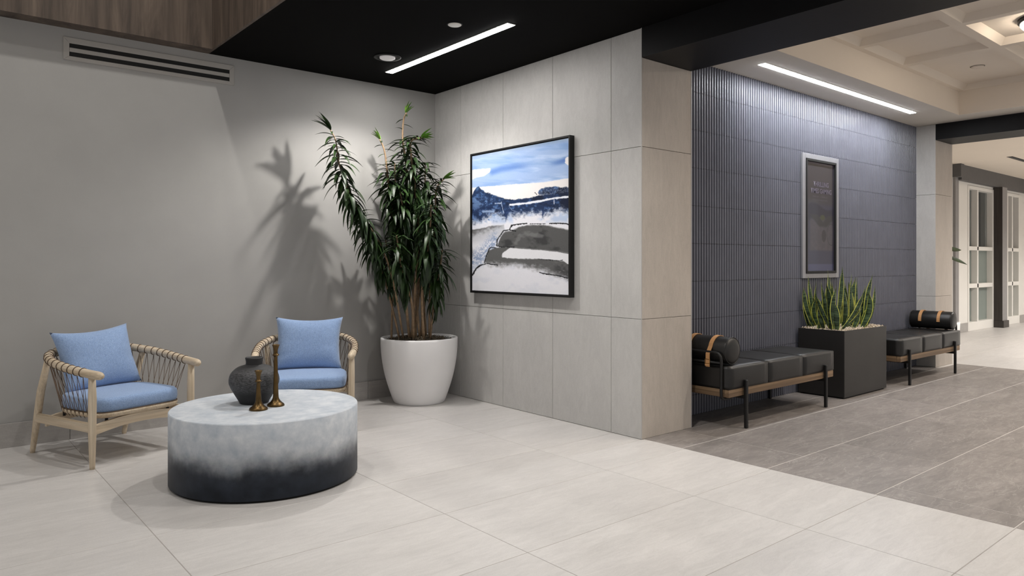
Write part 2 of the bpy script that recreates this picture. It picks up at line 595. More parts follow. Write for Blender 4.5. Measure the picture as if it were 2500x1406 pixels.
# fluted tile wall
wall_right = box_obj('wall_right', (XP, YF + 0.012, -0.1), (X2 + 0.02, YF + 0.14, ZC), M['joint'])
tag(wall_right, 'slate blue fluted tile wall behind the benches', 'wall', kind='structure')
NR = 17
PITCH = (X2 - XP) / 133


def flute_mesh(nr, h):
    key = ('flute', nr, round(h, 3))
    if key in MESH:
        return MESH[key]
    pr = []
    fl = 0.24                                  # narrow flat fillet, then a hollow flute
    for i in range(nr):
        pr.append((i * PITCH, -0.013))
        for u in (0.0, 0.10, 0.25, 0.42, 0.58, 0.75, 0.90):
            pr.append(((i + fl + (1 - fl) * u) * PITCH, -0.013 + 0.0135 * math.sqrt(max(0, 1 - (2 * u - 1) ** 2))))
    pr.append((nr * PITCH, -0.013))
    n = len(pr)
    vs = [(x, y, 0.0) for x, y in pr] + [(x, y, h) for x, y in pr] + [(0, 0.012, 0), (nr * PITCH, 0.012, 0), (0, 0.012, h), (nr * PITCH, 0.012, h)]
    fs = [(i, i + 1, n + i + 1, n + i) for i in range(n - 1)]
    k0 = len(vs)
    vs += [(x, y, h) for x, y in pr] + [(x, y, 0.0) for x, y in pr]     # own corners for the end caps keep the flutes crisp
    fs.append([k0 + i for i in range(n)] + [2 * n + 3, 2 * n + 2])
    fs.append([k0 + n + i for i in range(n - 1, -1, -1)] + [2 * n, 2 * n + 1])
    me = bpy.data.meshes.new('fluted_tile')
    me.from_pydata(vs, [], fs)
    for k, p in enumerate(me.polygons):
        p.use_smooth = False
    me.materials.append(M['flute'])
    MESH[key] = me
    return me


zr = [0.0, 0.157] + [0.157 + 0.3 * k for k in range(1, 9)] + [ZC]
for z0, z1 in zip(zr[:-1], zr[1:]):
    for k in range(8):
        nr = NR if k < 7 else 133 - 7 * NR
        o = bpy.data.objects.new('fluted_tile', flute_mesh(nr, z1 - z0 - 0.003))
        COL.objects.link(o)
        o.parent = wall_right
        o.location = (XP + k * NR * PITCH, YF, z0 + 0.0015)

# second pillar
wall_end = bm = bmesh.new()
add_box(bm, (X2 + 0.012, Y2 + 0.012, -0.1), (X2R - 0.012, 4.74, ZC))
pillar2 = bm_obj('wall_end', bm, M['joint'])
tag(pillar2, 'beige stone pillar at the far end of the fluted wall', 'wall', kind='structure')
for z0, z1 in zip(ZJ[:-1], ZJ[1:]):
    piece('wall_panel', (0.012, YF + 0.01 - Y2 - 0.002, z1 - z0 - 0.003), M['wallstone'], pillar2, (X2 + 0.006, (Y2 + YF + 0.01) / 2, (z0 + z1) / 2))
    zt = min(z1, 2.62)
    piece('wall_panel', (X2R - X2 - 0.004, 0.012, zt - z0 - 0.003), M['pillarstone'], pillar2, ((X2 + X2R) / 2, Y2 + 0.006, (z0 + zt) / 2))
    piece('wall_panel', (0.012, 4.6 - Y2 - 0.014, z1 - z0 - 0.003), M['pillarstone'], pillar2, (X2R - 0.006, (Y2 + 4.6) / 2 + 0.006, (z0 + z1) / 2))

# black ceiling with a walnut-lined recess
XR, YR = 1.735, 5.572
bm = bmesh.new()
add_box(bm, (XR + 0.02, -2.6, ZC), (XT, YW, ZC + 0.15))
add_box(bm, (XT, YP, ZC), (XP, YW, ZC + 0.15))
add_box(bm, (-3.2, -2.6, ZC), (XR + 0.02, 0.2, ZC + 0.15))
ceiling = bm_obj('ceiling', bm, M['black_ceiling'])
tag(ceiling, 'matt black ceiling above the seating corner', 'ceiling', kind='structure')
bm = bmesh.new()
add_box(bm, (-3.2, YR, ZC), (XR + 0.02, YW, ZC + 2.0))
trim1 = bm_obj('trim_1', bm, M['walnut'])
tag(trim1, 'dark walnut cladding of the ceiling recess above the grey wall', 'cladding', kind='structure')
trim2 = box_obj('trim_2', (XR, 0.2, ZC), (XR + 0.02, YR, ZC + 2.0), M['walnut'])
tag(trim2, 'walnut cladding on the right side of the ceiling recess', 'cladding', kind='structure')
bm = bmesh.new()
add_box(bm, (-3.2, 0.18, ZC + 2.0), (XR + 0.02, YW, ZC + 2.1))
add_box(bm, (-3.2, 0.16, ZC + 0.15), (XR, 0.2, ZC + 2.0))
top = bm_obj('ceiling_recess', bm, M['soffitwhite'])
tag(top, 'recess lid above the walnut cladding', 'ceiling', kind='structure')

# beams
b1 = box_obj('trim_3', (XT, -2.6, 2.6), (XP, YP, ZC + 0.15), M['black_beam'])
tag(b1, 'thick black ceiling beam ending on the near stone pillar', 'beam', kind='structure')
b2 = box_obj('trim_4', (X2, -2.6, 2.62), (X2R, Y2, ZC + 0.15), M['black_beam'])
tag(b2, 'black ceiling beam ending on the far stone pillar', 'beam', kind='structure')

# corridor soffit, tray and coffers
YT, XTR, ZT = 2.89, 8.70, 3.05
bm = bmesh.new()
add_box(bm, (XP, YT, ZC), (X2 + 0.02, YF + 0.14, ZT + 0.12))
add_box(bm, (XTR, -2.6, ZC), (X2, YT, ZT + 0.12))
sof = bm_obj('ceiling_soffit', bm, M['soffitwhite'])
tag(sof, 'pale soffit carrying the linear light beside the fluted wall', 'ceiling', kind='structure')
bm = bmesh.new()
add_box(bm, (XP, YT - 0.006, ZC), (XTR, YT - 0.0005, ZT))
add_box(bm, (XTR - 0.006, -2.6, ZC), (XTR - 0.0005, YT - 0.006, ZT))
XC = [4.75, 6.231, 6.305, 7.126, 7.21, 8.68]
YC = [2.83, 2.13, 2.045, 1.345, 1.26, 0.56, 0.475, -0.225, -0.31, -1.01, -1.095, -1.795]
cells = [(XC[i], XC[i + 1], YC[j + 1], YC[j]) for i in range(0, 6, 2) for j in range(0, 12, 2)]
xe = [XP] + XC + [XTR]
for i in range(0, len(xe) - 1, 2):
    add_box(bm, (xe[i], -2.6, ZT), (xe[i + 1], YT, ZT + 0.10))
ye = [YT] + YC + [-2.6]
for i in range(0, len(ye) - 1, 2):
    for c in range(0, 6, 2):
        add_box(bm, (XC[c], ye[i + 1], ZT), (XC[c + 1], ye[i], ZT + 0.10))
tray = bm_obj('ceiling_tray', bm, M['cream'])
tag(tray, 'cream coffered tray ceiling over the corridor', 'ceiling', kind='structure')
for x0, x1, y0, y1 in cells:
    bm = bmesh.new()
    s, dz = 0.045, 0.055
    lo = [bm.verts.new((x, y, ZT)) for x, y in ((x0, y0), (x1, y0), (x1, y1), (x0, y1))]
    m1 = [bm.verts.new((x, y, ZT + dz)) for x, y in ((x0 + s, y0 + s), (x1 - s, y0 + s), (x1 - s, y1 - s), (x0 + s, y1 - s))]
    up = [bm.verts.new((x, y, ZT + 0.09)) for x, y in ((x0, y0), (x1, y0), (x1, y1), (x0, y1))]
    for k in range(4):
        bm.faces.new((lo[k], m1[k], m1[(k + 1) % 4], lo[(k + 1) % 4]))
        bm.faces.new((lo[k], lo[(k + 1) % 4], up[(k + 1) % 4], up[k]))
    bm.faces.new(m1[::-1])
    bm.faces.new(up)
    bm_obj('coffer_panel', bm, M['cream'], tray)

# far hall: ceiling, window wall, column
far_ceil = box_obj('ceiling_far', (X2R, -2.6, 2.88), (18.6, 7.0, 2.98), M['cream'])
tag(far_ceil, 'cream ceiling of the hall beyond the far pillar', 'ceiling', kind='structure')
YH = 4.6
bm = bmesh.new()
add_box(bm, (X2R, YH, -0.1), (14.27, YH + 0.14, 2.88))
add_box(bm, (15.59, YH, -0.1), (16.36, YH + 0.14, 2.88))
add_box(bm, (17.13, YH, -0.1), (18.6, YH + 0.14, 2.88))
add_box(bm, (14.27, YH, 2.58), (17.13, YH + 0.14, 2.88))
wall_hall = bm_obj('wall_far', bm, M['white'])
tag(wall_hall, 'white wall of the far hall holding the tall windows', 'wall', kind='structure')
hb = box_obj('wall_back', (9.6, 6.6, -0.1), (18.6, 6.7, 2.9), M['roomback'])
tag(hb, 'brown wall of the room seen through the far windows', 'wall', kind='structure')
he = box_obj('wall_far_end', (18.5, -2.6, -0.1), (18.6, 7.0, 2.9), M['white'])
tag(he, 'white wall closing the far hall', 'wall', kind='structure')
for x0, x1 in ((X2R + 0.02, 14.27), (15.87, 18.4)):
    pass
bb = empty('baseboard_far', (0, 0, 0))
tag(bb, 'stone skirting of the far hall', 'baseboard', kind='structure')
for x0, x1 in ((X2R + 0.02, 11.2), (11.2, 12.4), (12.4, 13.56), (13.76, 14.26), (17.14, 18.4)):
    piece('skirting_tile', (x1 - x0 - 0.003, 0.012, 0.155), M['basestone'], bb, ((x0 + x1) / 2, YH - 0.007, 0.0785))


def hall_window(name, x0, x1, xm0, xm1, label):
    w = empty(name, (x0, YH, 0))
    tag(w, label, 'window', kind='structure')
    lx = 0.06

    def part(nm, a, b, mat, bevel=0.004):
        o = box_obj(nm, (a[0] - x0, a[1] - YH, a[2]), (b[0] - x0, b[1] - YH, b[2]), mat, w, bevel, 1)
        return o
    yb, yf = YH + 0.12, YH - 0.012
    part('frame_stile', (x0, yf, 0.0), (x0 + lx, yb, 2.575), M['white'])
    part('frame_stile', (x1 - lx, yf, 0.0), (x1, yb, 2.575), M['white'])
    part('mullion', (xm0, yf, 0.156), (xm1, yb, 2.515), M['white'])
    part('bottom_panel', (x0 + lx, yf, 0.0), (x1 - lx, yb, 0.156), M['white'])
    part('frame_head', (x0 + lx, yf, 2.515), (x1 - lx, yb, 2.575), M['white'])
    for z0, z1 in ((0.76, 0.838), (1.43, 1.50)):
        part('transom', (x0 + lx, yf, z0), (x1 - lx, yb, z1), M['white'])
    for xa, xb in ((x0 + lx, xm0), (xm1, x1 - lx)):
        for (z0, z1), mt in (((0.156, 0.76), 'frosted'), ((0.838, 1.43), 'frosted'), ((1.50, 2.515), 'clearglass')):
            part('pane', (xa, YH + 0.085, z0), (xb, YH + 0.091, z1), M[mt], 0)
    return w


hall_window('window_1', 14.27, 15.59, 14.72, 14.785, 'tall white gridded window left of the dark column')
hall_window('window_2', 16.36, 17.13, 16.655, 16.715, 'narrow white gridded window right of the dark column')
trim5 = box_obj('trim_5', (13.72, YH - 0.09, 2.62), (18.5, YH, 2.88), M['greybeam'])
tag(trim5, 'charcoal header above the far windows', 'trim', kind='structure')
t6 = empty('trim_6', (13.57, YH, 0))
tag(t6, 'charcoal pilaster left of the far windows', 'trim', kind='structure')
box_obj('shaft', (0.02, -0.04, 0.0), (0.17, -0.0005, 2.66), M['greypost'], t6)
box_obj('capital', (0.0, -0.13, 2.66), (0.15, -0.0005, 2.879), M['greybeam'], t6, 0.004)
t7 = empty('trim_7', (15.6, YH, 0))
tag(t7, 'dark timber column with a plinth between the far windows', 'column', kind='structure')
bm = bmesh.new()
add_box(bm, (0, -0.15, 0.13), (0.27, -0.001, 2.619))
for f in bm.faces:
    if abs(f.calc_center_median().y + 0.15) < 0.01:
        f.material_index = 1
bm_obj('shaft', bm, [M['darkwood'], M['greypost']], t7)
box_obj('plinth', (-0.02, -0.175, 0.0), (0.29, -0.001, 0.13), M['darkwood'], t7, 0.004)

# ------------------------------------------------------------------ light fittings
def linear_light(name, lo, hi, z, strength, c, label):
    t = empty(name, ((lo[0] + hi[0]) / 2, (lo[1] + hi[1]) / 2, z))
    tag(t, label, 'light')
    hx, hy = (hi[0] - lo[0]) / 2, (hi[1] - lo[1]) / 2
    box_obj('diffuser', (-hx, -hy, -0.006), (hx, hy, -0.0005), emit('lit_diffuser', c, strength), t)
    bm = bmesh.new()
    e = 0.006
    add_box(bm, (-hx - e, -hy - e, -0.004), (-hx, hy + e, -0.0005))
    add_box(bm, (hx, -hy - e, -0.004), (hx + e, hy + e, -0.0005))
    add_box(bm, (-hx, -hy - e, -0.004), (hx, -hy, -0.0005))
    add_box(bm, (-hx, hy, -0.004), (hx, hy + e, -0.0005))
    bm_obj('trim_ring', bm, M['whiteplastic'], t)
    return t


linear_light('linear_light', (3.055, 3.705), (3.115, 5.30), ZC, E_LIN_A, (1.0, 0.97, 0.94), 'bright linear light recessed in the black ceiling')
linear_light('linear_light', (5.24, 3.125), (8.19, 3.185), ZC, E_LIN_B, (0.93, 0.96, 1.0), 'long linear light in the pale soffit above the fluted wall')


def spot(parent, loc, power, size, blend, radius, rot=(0, 0, 0), c=(1, 0.965, 0.92)):
    d = bpy.data.lights.new('lamp', 'SPOT')
    d.energy = power
    d.spot_size = size
    d.spot_blend = blend
    d.shadow_soft_size = radius
    d.color = c
    o = bpy.data.objects.new('lamp', d)
    COL.objects.link(o)
    o.parent = parent
    o.location = loc
    o.rotation_euler = rot
    return o


dl = empty('gimbal_downlight', (2.845, 4.915, ZC))
tag(dl, 'round gimbal downlight beside the linear light in the black ceiling', 'light')
lathe_obj('ring', [(0.062, -0.0005), (0.105, -0.0005), (0.105, -0.006), (0.09, -0.008), (0.066, -0.006), (0.062, -0.0005)], M['black_beam'], dl)
lens = lathe_obj('lens', [(0, -0.018), (0.050, -0.018), (0.060, -0.012), (0.060, -0.001), (0, -0.001)], emit('downlight_lens', (1, 0.93, 0.90), 0.16, 0.2), dl)
spot(dl, (0, 0, -0.03), P_DOWN, math.radians(142), 0.55, 0.03)

for k, (x, y) in enumerate(((2.845, 2.55), (2.845, 0.4), (0.4, -1.2), (2.845, -1.7))):
    t = empty('gimbal_downlight', (x, y, ZC))  # unseen fill lamps, added to brighten the foreground
    tag(t, ['added fill downlight of the black ceiling, nearer the camera', 'added fill downlight of the black ceiling, beside the camera',
            'added fill downlight in the black ceiling behind the camera at left', 'added fill downlight in the black ceiling behind the camera at right'][k], 'light')
    lathe_obj('ring', [(0.062, -0.0005), (0.105, -0.0005), (0.105, -0.006), (0.09, -0.008), (0.066, -0.006), (0.062, -0.0005)], M['black_beam'], t)
    lathe_obj('lens', [(0, -0.018), (0.050, -0.018), (0.060, -0.012), (0.060, -0.001), (0, -0.001)], emit('downlight_lens', (1, 0.93, 0.90), 0.16, 0.2), t)
    spot(t, (0, 0, -0.03), P_DOWN * (1.25 if k == 0 else 0.8), math.radians(142), 0.9, 0.08)

sm = empty('ceiling_disc', (2.803, 3.956, ZC))
tag(sm, 'small white round cover plate on the black ceiling', 'cover plate')
lathe_obj('plate', [(0, -0.008), (0.040, -0.008), (0.045, -0.005), (0.045, -0.0005), (0, -0.0005)], M['whiteplastic'], sm)
lathe_obj('rim', [(0.0455, -0.0005), (0.052, -0.0005), (0.052, -0.003), (0.0455, -0.003), (0.0455, -0.0005)], M['black'], sm)

sm2 = empty('smoke_detector', (7.93, 2.47, ZT + 0.055))
tag(sm2, 'small round cover plate in the cream coffer', 'cover plate')
lathe_obj('plate', [(0, -0.012), (0.05, -0.012), (0.055, -0.006), (0.055, -0.0005), (0, -0.0005)], M['cream'], sm2)
lathe_obj('rim', [(0.0555, -0.0005), (0.062, -0.0005), (0.062, -0.003), (0.0555, -0.003), (0.0555, -0.0005)], M['joint'], sm2)

for k, (x, y) in enumerate(((6.74, 1.63), (6.715, 0.125), (7.945, -0.66), (5.49, -0.66))):
    t = empty('dome_light', (x, y, ZT + 0.055))
    tag(t, ['lit dome lamp at the right edge in the cream coffered ceiling',
            'lit dome lamp in the third row of corridor coffers', 'lit dome lamp in the right corridor coffer near the camera',
            'lit dome lamp in the left corridor coffer near the camera'][k], 'light', 'dome lamps in the coffered ceiling')
    lathe_obj('base', [(0, -0.0005), (0.185, -0.0005), (0.185, -0.028), (0.17, -0.034), (0, -0.034)], M['darkmetal'], t)
    lathe_obj('shade', prof_smooth([(0.168, -0.035), (0.165, -0.055), (0.13, -0.085), (0.07, -0.10), (0.0, -0.105)], 4), emit('dome_glow', (1.0, 0.87, 0.72), E_DOME), t)

for k, (x, y, z, pw) in enumerate(((5.49, 1.695, ZT + 0.055, 52), (7.945, 1.695, ZT + 0.055, 52), (5.49, 0.125, ZT + 0.055, 52), (7.945, 0.125, ZT + 0.055, 52),
                                   (11.2, 1.6, 2.88, 195), (13.4, 1.6, 2.88, 195), (15.6, 1.6, 2.88, 195), (17.4, 1.6, 2.88, 195))):
    t = empty('added_downlight', (x, y, z))  # invented fittings out of view, added to lift the corridor and far hall
    tag(t, ['added fill downlight in the near left corridor coffer', 'added fill downlight in the far right corridor coffer', 'added fill downlight in the left coffer two rows from the wall',
            'added fill downlight in the right coffer two rows from the wall', 'first added fill downlight of the far hall', 'second added fill downlight of the far hall',
            'third added fill downlight of the far hall', 'fourth added fill downlight of the far hall'][k], 'light')
    lathe_obj('ring', [(0.05, -0.0005), (0.075, -0.0005), (0.075, -0.005), (0.055, -0.007), (0.05, -0.0005)], M['whiteplastic'], t)
    lathe_obj('lens', [(0, -0.005), (0.049, -0.005), (0.049, -0.001), (0, -0.001)], emit('added_lens', (1, 0.9, 0.8), 3.0), t)
    spot(t, (0, 0, -0.03), pw, math.radians(150), 0.9, 0.05, c=(1, 0.91, 0.81) if k < 4 else (1, 0.955, 0.90))

for k, (x, y, z, rx, ry) in enumerate(((1.15, 4.44, 4.75, 0, 0), (1.5, 2.5, 4.75, 0, 0), (-0.9, 3.9, 4.75, 0, 0))):
    t = empty('recess_lamp', (x, y, z + 0.049))
    tag(t, ['downlight up in the walnut recess near the grey wall', 'downlight up in the walnut recess near the black ceiling edge',
            'downlight up in the walnut recess at far left'][k], 'light', 'downlights up in the walnut recess')
    lathe_obj('ring', [(0.05, -0.0005), (0.09, -0.0005), (0.09, -0.008), (0.055, -0.008), (0.05, -0.0005)], M['black_beam'], t)
    lathe_obj('lens', [(0, -0.006), (0.049, -0.006), (0.049, -0.001), (0, -0.001)], emit('recess_lens', (1, 0.93, 0.88), 2.0), t)
    spot(t, (0, 0, -0.03), P_RECESS, math.radians(120), 0.8, 0.05)

# slot diffusers
dv = empty('ceiling_diffuser', (13.9, 3.70, 2.88))
tag(dv, 'dark slot air diffuser in the far cream ceiling', 'vent')
box_obj('slot', (-0.6, -0.04, -0.003), (0.6, 0.04, -0.0005), M['black'], dv)
box_obj('blade', (-0.6, -0.008, -0.008), (0.6, 0.008, -0.003), M['greybeam'], dv)

vent = empty('wall_vent', (0.80, YW, 2.585))
tag(vent, 'long grey slot air vent high on the grey wall', 'vent')
VL, VH = 1.143, 0.155
box_obj('backing', (0.01, -0.003, 0.01), (VL - 0.01, -0.0005, VH - 0.01), M['black'], vent)


def mitre(name, pts):
    bm = bmesh.new()
    a = [bm.verts.new((x, -0.0075, z)) for x, z in pts]
    b = [bm.verts.new((x, -0.0005, z)) for x, z in pts]
    bm.faces.new(a)
    bm.faces.new(b[::-1])
    for k in range(4):
        bm.faces.new((a[k], b[k], b[(k + 1) % 4], a[(k + 1) % 4]))
    bmesh.ops.recalc_face_normals(bm, faces=bm.faces)
    bmesh.ops.bevel(bm, geom=bm.edges[:], offset=0.001, segments=1, affect='EDGES')
    return bm_obj(name, bm, M['ventpaint'], vent)


fw, fh, ft = 0.036, 0.028, 0.039
g = 0.0008
mitre('frame_bar', [(0, 0), (VL, 0), (VL - fw, fh), (fw, fh)])
mitre('frame_bar', [(fw, VH - ft), (VL - fw, VH - ft), (VL, VH), (0, VH)])
mitre('frame_bar', [(0, g), (fw - g, fh), (fw - g, VH - ft), (0, VH - g)])
mitre('frame_bar', [(VL - fw + g, fh), (VL, g), (VL, VH - g), (VL - fw + g, VH - ft)])
mitre('blade', [(fw, 0.0585), (VL - fw, 0.0585), (VL - fw, 0.0865), (fw, 0.0865)])

# ------------------------------------------------------------------ painting
def vnoise(x, y, seed=0):
    r = np.random.default_rng(seed).random((64, 64))
    xi, yi = np.floor(x).astype(int), np.floor(y).astype(int)
    fx, fy = x - xi, y - yi
    fx = fx * fx * (3 - 2 * fx)
    fy = fy * fy * (3 - 2 * fy)
    a = r[yi % 64, xi % 64]
    b = r[yi % 64, (xi + 1) % 64]
    c = r[(yi + 1) % 64, xi % 64]
    d = r[(yi + 1) % 64, (xi + 1) % 64]
    return (a * (1 - fx) + b * fx) * (1 - fy) + (c * (1 - fx) + d * fx) * fy


def fbm(x, y, seed=0, o=4):
    s, a, t = 0, 0.5, 0
    for k in range(o):
        s = s + a * vnoise(x * 2 ** k + 7.3 * k, y * 2 ** k + 3.1 * k, seed + k)
        t += a
        a *= 0.55
    return s / t


def sstep(a, b, x):
    t = np.clip((x - a) / (b - a), 0, 1)
    return t * t * (3 - 2 * t)


def lerp(A, B, m):
    return A * (1 - m[..., None]) + np.array(B, float) * m[..., None]


def homog(dst):
    src = [(0, 0), (1, 0), (1, 1), (0, 1)]
    A, b = [], []
    for (s, t), (x, y) in zip(src, dst):
        A.append([s, t, 1, 0, 0, 0, -x * s, -x * t]); b.append(x)
        A.append([0, 0, 0, s, t, 1, -y * s, -y * t]); b.append(y)
    h = np.linalg.solve(np.array(A, float), np.array(b, float))
    return np.append(h, 1).reshape(3, 3)


def curve(x, pts):
    return np.interp(x, [p[0] for p in pts], [p[1] for p in pts])


def seg_dist(X, Y, pts):
    d = np.full(X.shape, 1e9)
    for (x0, y0), (x1, y1) in zip(pts[:-1], pts[1:]):
        dx, dy = x1 - x0, y1 - y0
        t = np.clip(((X - x0) * dx + (Y - y0) * dy) / (dx * dx + dy * dy + 1e-9), 0, 1)
        d = np.minimum(d, np.hypot(X - x0 - t * dx, Y - y0 - t * dy))
    return d


def painting_colours(S, T):
    Hm = homog([(65, 217), (838, 75), (843, 1318), (68, 1283)])
    w = Hm[2, 0] * S + Hm[2, 1] * T + 1
    X = (Hm[0, 0] * S + Hm[0, 1] * T + Hm[0, 2]) / w
    Y = (Hm[1, 0] * S + Hm[1, 1] * T + Hm[1, 2]) / w
    n1 = fbm(X / 90, Y / 60, 1)
    n2 = fbm(X / 22, Y / 18, 5)
    n3 = fbm(X / 7, Y / 7, 9, 3)
    wob = (n2 - 0.5) * 24 + (n3 - 0.5) * 8
    white = np.array((0.875, 0.875, 0.90))
    C = np.ones(X.shape + (3,)) * white
    C = lerp(C, (0.82, 0.83, 0.87), sstep(0.45, 0.7, n1) * 0.6)
    # sky
    skyb = curve(X, [(65, 468), (200, 456), (440, 438), (640, 425), (740, 410), (843, 393)])
    m = sstep(6, -6, Y - skyb + wob * 0.25)
    sky = np.ones_like(C) * np.array((0.60, 0.69, 0.835))
    sky = lerp(sky, (0.70, 0.77, 0.875), sstep(0.45, 0.75, fbm(X / 240, Y / 45, 21)))
    sky = lerp(sky, (0.50, 0.62, 0.80), sstep(0.50, 0.75, fbm(X / 260, Y / 38, 31)) * 0.8)
    sky = lerp(sky, (0.40, 0.53, 0.76), sstep(46, 0, np.abs(Y - curve(X, [(200, 350), (300, 318), (430, 300), (600, 300)]))) * sstep(190, 230, X) * sstep(620, 400, X))
    sky = lerp(sky, (0.34, 0.47, 0.72), sstep(40, 0, np.abs(Y - curve(X, [(640, 300), (843, 240)]))) * sstep(640, 830, X))
    sky = lerp(sky, (0.56, 0.62, 0.70), sstep(40, 0, Y - curve(X, [(65, 217), (838, 75)])) * 0.6)
    C = lerp(C, (1, 1, 1), m * 0) * (1 - m[..., None]) + sky * m[..., None]
    patch = sstep(-5, 5, Y - curve(X, [(65, 325), (210, 312)]) + wob * .3) * sstep(5, -5, Y - curve(X, [(65, 398), (130, 378), (170, 368), (205, 345), (214, 318)]) + wob * .5) * sstep(216, 206, X + wob * .4)
    C = lerp(C, (0.90, 0.885, 0.89), patch)
    C = lerp(C, (0.90, 0.885, 0.88), sstep(4, -4, np.hypot((X - 843) / 1.0, (Y - 255) / 1.0) - 34 + wob * .6) * sstep(802, 812, X))
    # cream band
    band = sstep(-5, 5, Y - skyb + wob * .25) * sstep(640, 600, Y)
    C = lerp(C, (0.885, 0.868, 0.862), band)
    # mountains
    top = curve(X, [(65, 530), (78, 490), (100, 465), (118, 456), (140, 478), (165, 498), (205, 512), (250, 530), (320, 550), (400, 560), (480, 552), (545, 545), (580, 530), (640, 520), (843, 500)])
    hill = curve(X, [(590, 520), (600, 490), (625, 472), (650, 464), (735, 458), (770, 464), (843, 462)])
    bot = curve(X, [(65, 720), (140, 715), (150, 690), (250, 655), (330, 690), (380, 670), (540, 650), (620, 650), (650, 665), (700, 645), (780, 628), (843, 650)])
    m1 = sstep(-4, 6, Y - top + wob * 0.7) * sstep(55, -25, Y - bot + (n2 - .5) * 70 + (n3 - .5) * 40)
    m2 = sstep(-4, 6, Y - hill + wob * 0.6) * sstep(540, 510, Y) * sstep(592, 604, X + wob * .5)
    navy = np.ones_like(C) * np.array((0.115, 0.185, 0.315))
    navy = lerp(navy, (0.25, 0.36, 0.53), sstep(0.5, 0.72, n2))
    navy = lerp(navy, (0.06, 0.10, 0.19), sstep(0.52, 0.7, n1))
    m12 = np.clip(np.maximum(m1, m2 * (0.75 + 0.25 * sstep(.4, .6, n3))), 0, 1)
    C = C * (1 - m12[..., None]) + navy * m12[..., None]
    # pale windows in the left mountain wash
    left = sstep(250, 225, X) * sstep(530, 560, Y) * sstep(740, 690, Y)
    C = lerp(C, (0.42, 0.53, 0.70), left * sstep(0.42, 0.62, n2 * .5 + n1 * .5) * 0.75)
    C = lerp(C, (0.10, 0.15, 0.27), sstep(145, 130, X) * sstep(610, 650, Y) * sstep(735, 700, Y) * sstep(.45, .6, n3 * .6 + n2 * .4))
    C = lerp(C, (0.62, 0.70, 0.82), .8 * sstep(15, 2, np.abs(Y - 655) + wob * .6) * sstep(142, 150, X) * sstep(248, 238, X))
    C = lerp(C, (0.10, 0.16, 0.29), sstep(9, 3, np.abs(Y - 628) + wob * .3) * sstep(142, 155, X) * sstep(255, 240, X))
    # blue wash under the mountains
    wash = sstep(640, 690, Y) * sstep(770, 715, Y + (n2 - .5) * 40)
    C = lerp(C, (0.70, 0.76, 0.86), wash * sstep(0.40, 0.66, n1) * (1 - m12))
    C = lerp(C, (0.36, 0.47, 0.66), wash * sstep(0.52, 0.70, n2) * sstep(430, 200, X) * 0.85)
    for cx_, y0, y1, wd in ((340, 650, 742, 22), (632, 640, 722, 16)):
        sp = sstep(1, 0.2, np.abs(X - cx_ - (n2 - .5) * 26) / (wd * (1 - sstep(y0, y1, Y)) + 2)) * sstep(y0 - 10, y0 + 5, Y) * sstep(y1 + 4, y1 - 20, Y)
        C = lerp(C, (0.12, 0.19, 0.34), sp * (0.6 + 0.4 * n3))
    # white streak through the navy
    st = curve(X, [(360, 604), (520, 588), (640, 568), (730, 550), (780, 546), (843, 540)])
    C = lerp(C, (0.87, 0.88, 0.91), sstep(4, -2, np.abs(Y - st) - 7 - (n2 - .5) * 10) * sstep(358, 370, X))
    C = lerp(C, (0.74, 0.79, 0.87), .8 * sstep(3, -2, np.abs(Y - 590 + (n1 - .5) * 14) - 4 + (n2 - .5) * 14) * sstep(244, 250, X) * sstep(304, 298, X))
    C = lerp(C, (0.74, 0.79, 0.87), .75 * sstep(4, 1, seg_dist(X + wob * .4, Y, [(300, 580), (312, 640), (322, 668)]) + (n3 - .5) * 6))
    C = lerp(C, (0.84, 0.86, 0.90), sstep(3.5, 1.2, seg_dist(X, Y, [(722, 545), (723, 596)])))
    C = lerp(C, (0.60, 0.67, 0.78), sstep(2.5, 1, seg_dist(X, Y, [(360, 610), (385, 645), (420, 655)])) * .7)
    # grey hill on the left
    gl = sstep(-6, 8, Y - curve(X, [(65, 800), (140, 790), (230, 768), (325, 764)]) + wob * .5) * sstep(330, 318, X + wob * .3)
    fade = sstep(900, 800, Y + (X - 70) * 0.32 + (n2 - .5) * 50)
    C = lerp(C, (0.33, 0.33, 0.33), gl * fade)
    C = lerp(C, (0.74, 0.745, 0.77), gl * (1 - fade) * sstep(960, 880, Y + X * .2) * .9)
    # blue spray, lower left
    spray = sstep(120, 20, np.abs(Y - curve(X, [(65, 1050), (150, 1000), (200, 930), (300, 840)])) + (n2 - .5) * 110) * sstep(300, 240, X)
    C = lerp(C, (0.45, 0.53, 0.68), spray * sstep(.35, .65, n3 * .5 + n2 * .5) * 0.85)
    # big grey terraces
    t_top = curve(X, [(260, 960), (290, 860), (330, 815), (380, 808), (440, 778), (520, 762), (640, 764), (740, 780), (843, 802)])
    t_bot = curve(X, [(260, 925), (300, 937), (420, 940), (620, 958), (740, 968), (843, 985)])
    tm = sstep(-6, 10, Y - t_top + wob * .5) * sstep(4, -4, Y - t_bot + wob * .25) * sstep(262, 272, X + (Y - 925) * .45)
    g1 = np.ones_like(C) * np.array((0.335, 0.335, 0.335))
    g1 = lerp(g1, (0.235, 0.235, 0.24), sstep(.45, .7, n1))
    g1 = lerp(g1, (0.50, 0.50, 0.50), sstep(26, 6, seg_dist(X, Y, [(420, 900), (450, 850), (500, 830), (620, 850)]) + (n2 - .5) * 30) * .55)
    C = C * (1 - tm[..., None]) + g1 * tm[..., None]
    b_top = curve(X, [(165, 1060), (200, 965), (250, 945), (300, 938), (843, 940)])
    b_bot = curve(X, [(165, 1058), (210, 1072), (260, 1075), (420, 1075), (520, 1090), (600, 1110), (700, 1140), (760, 1160), (843, 1185)])
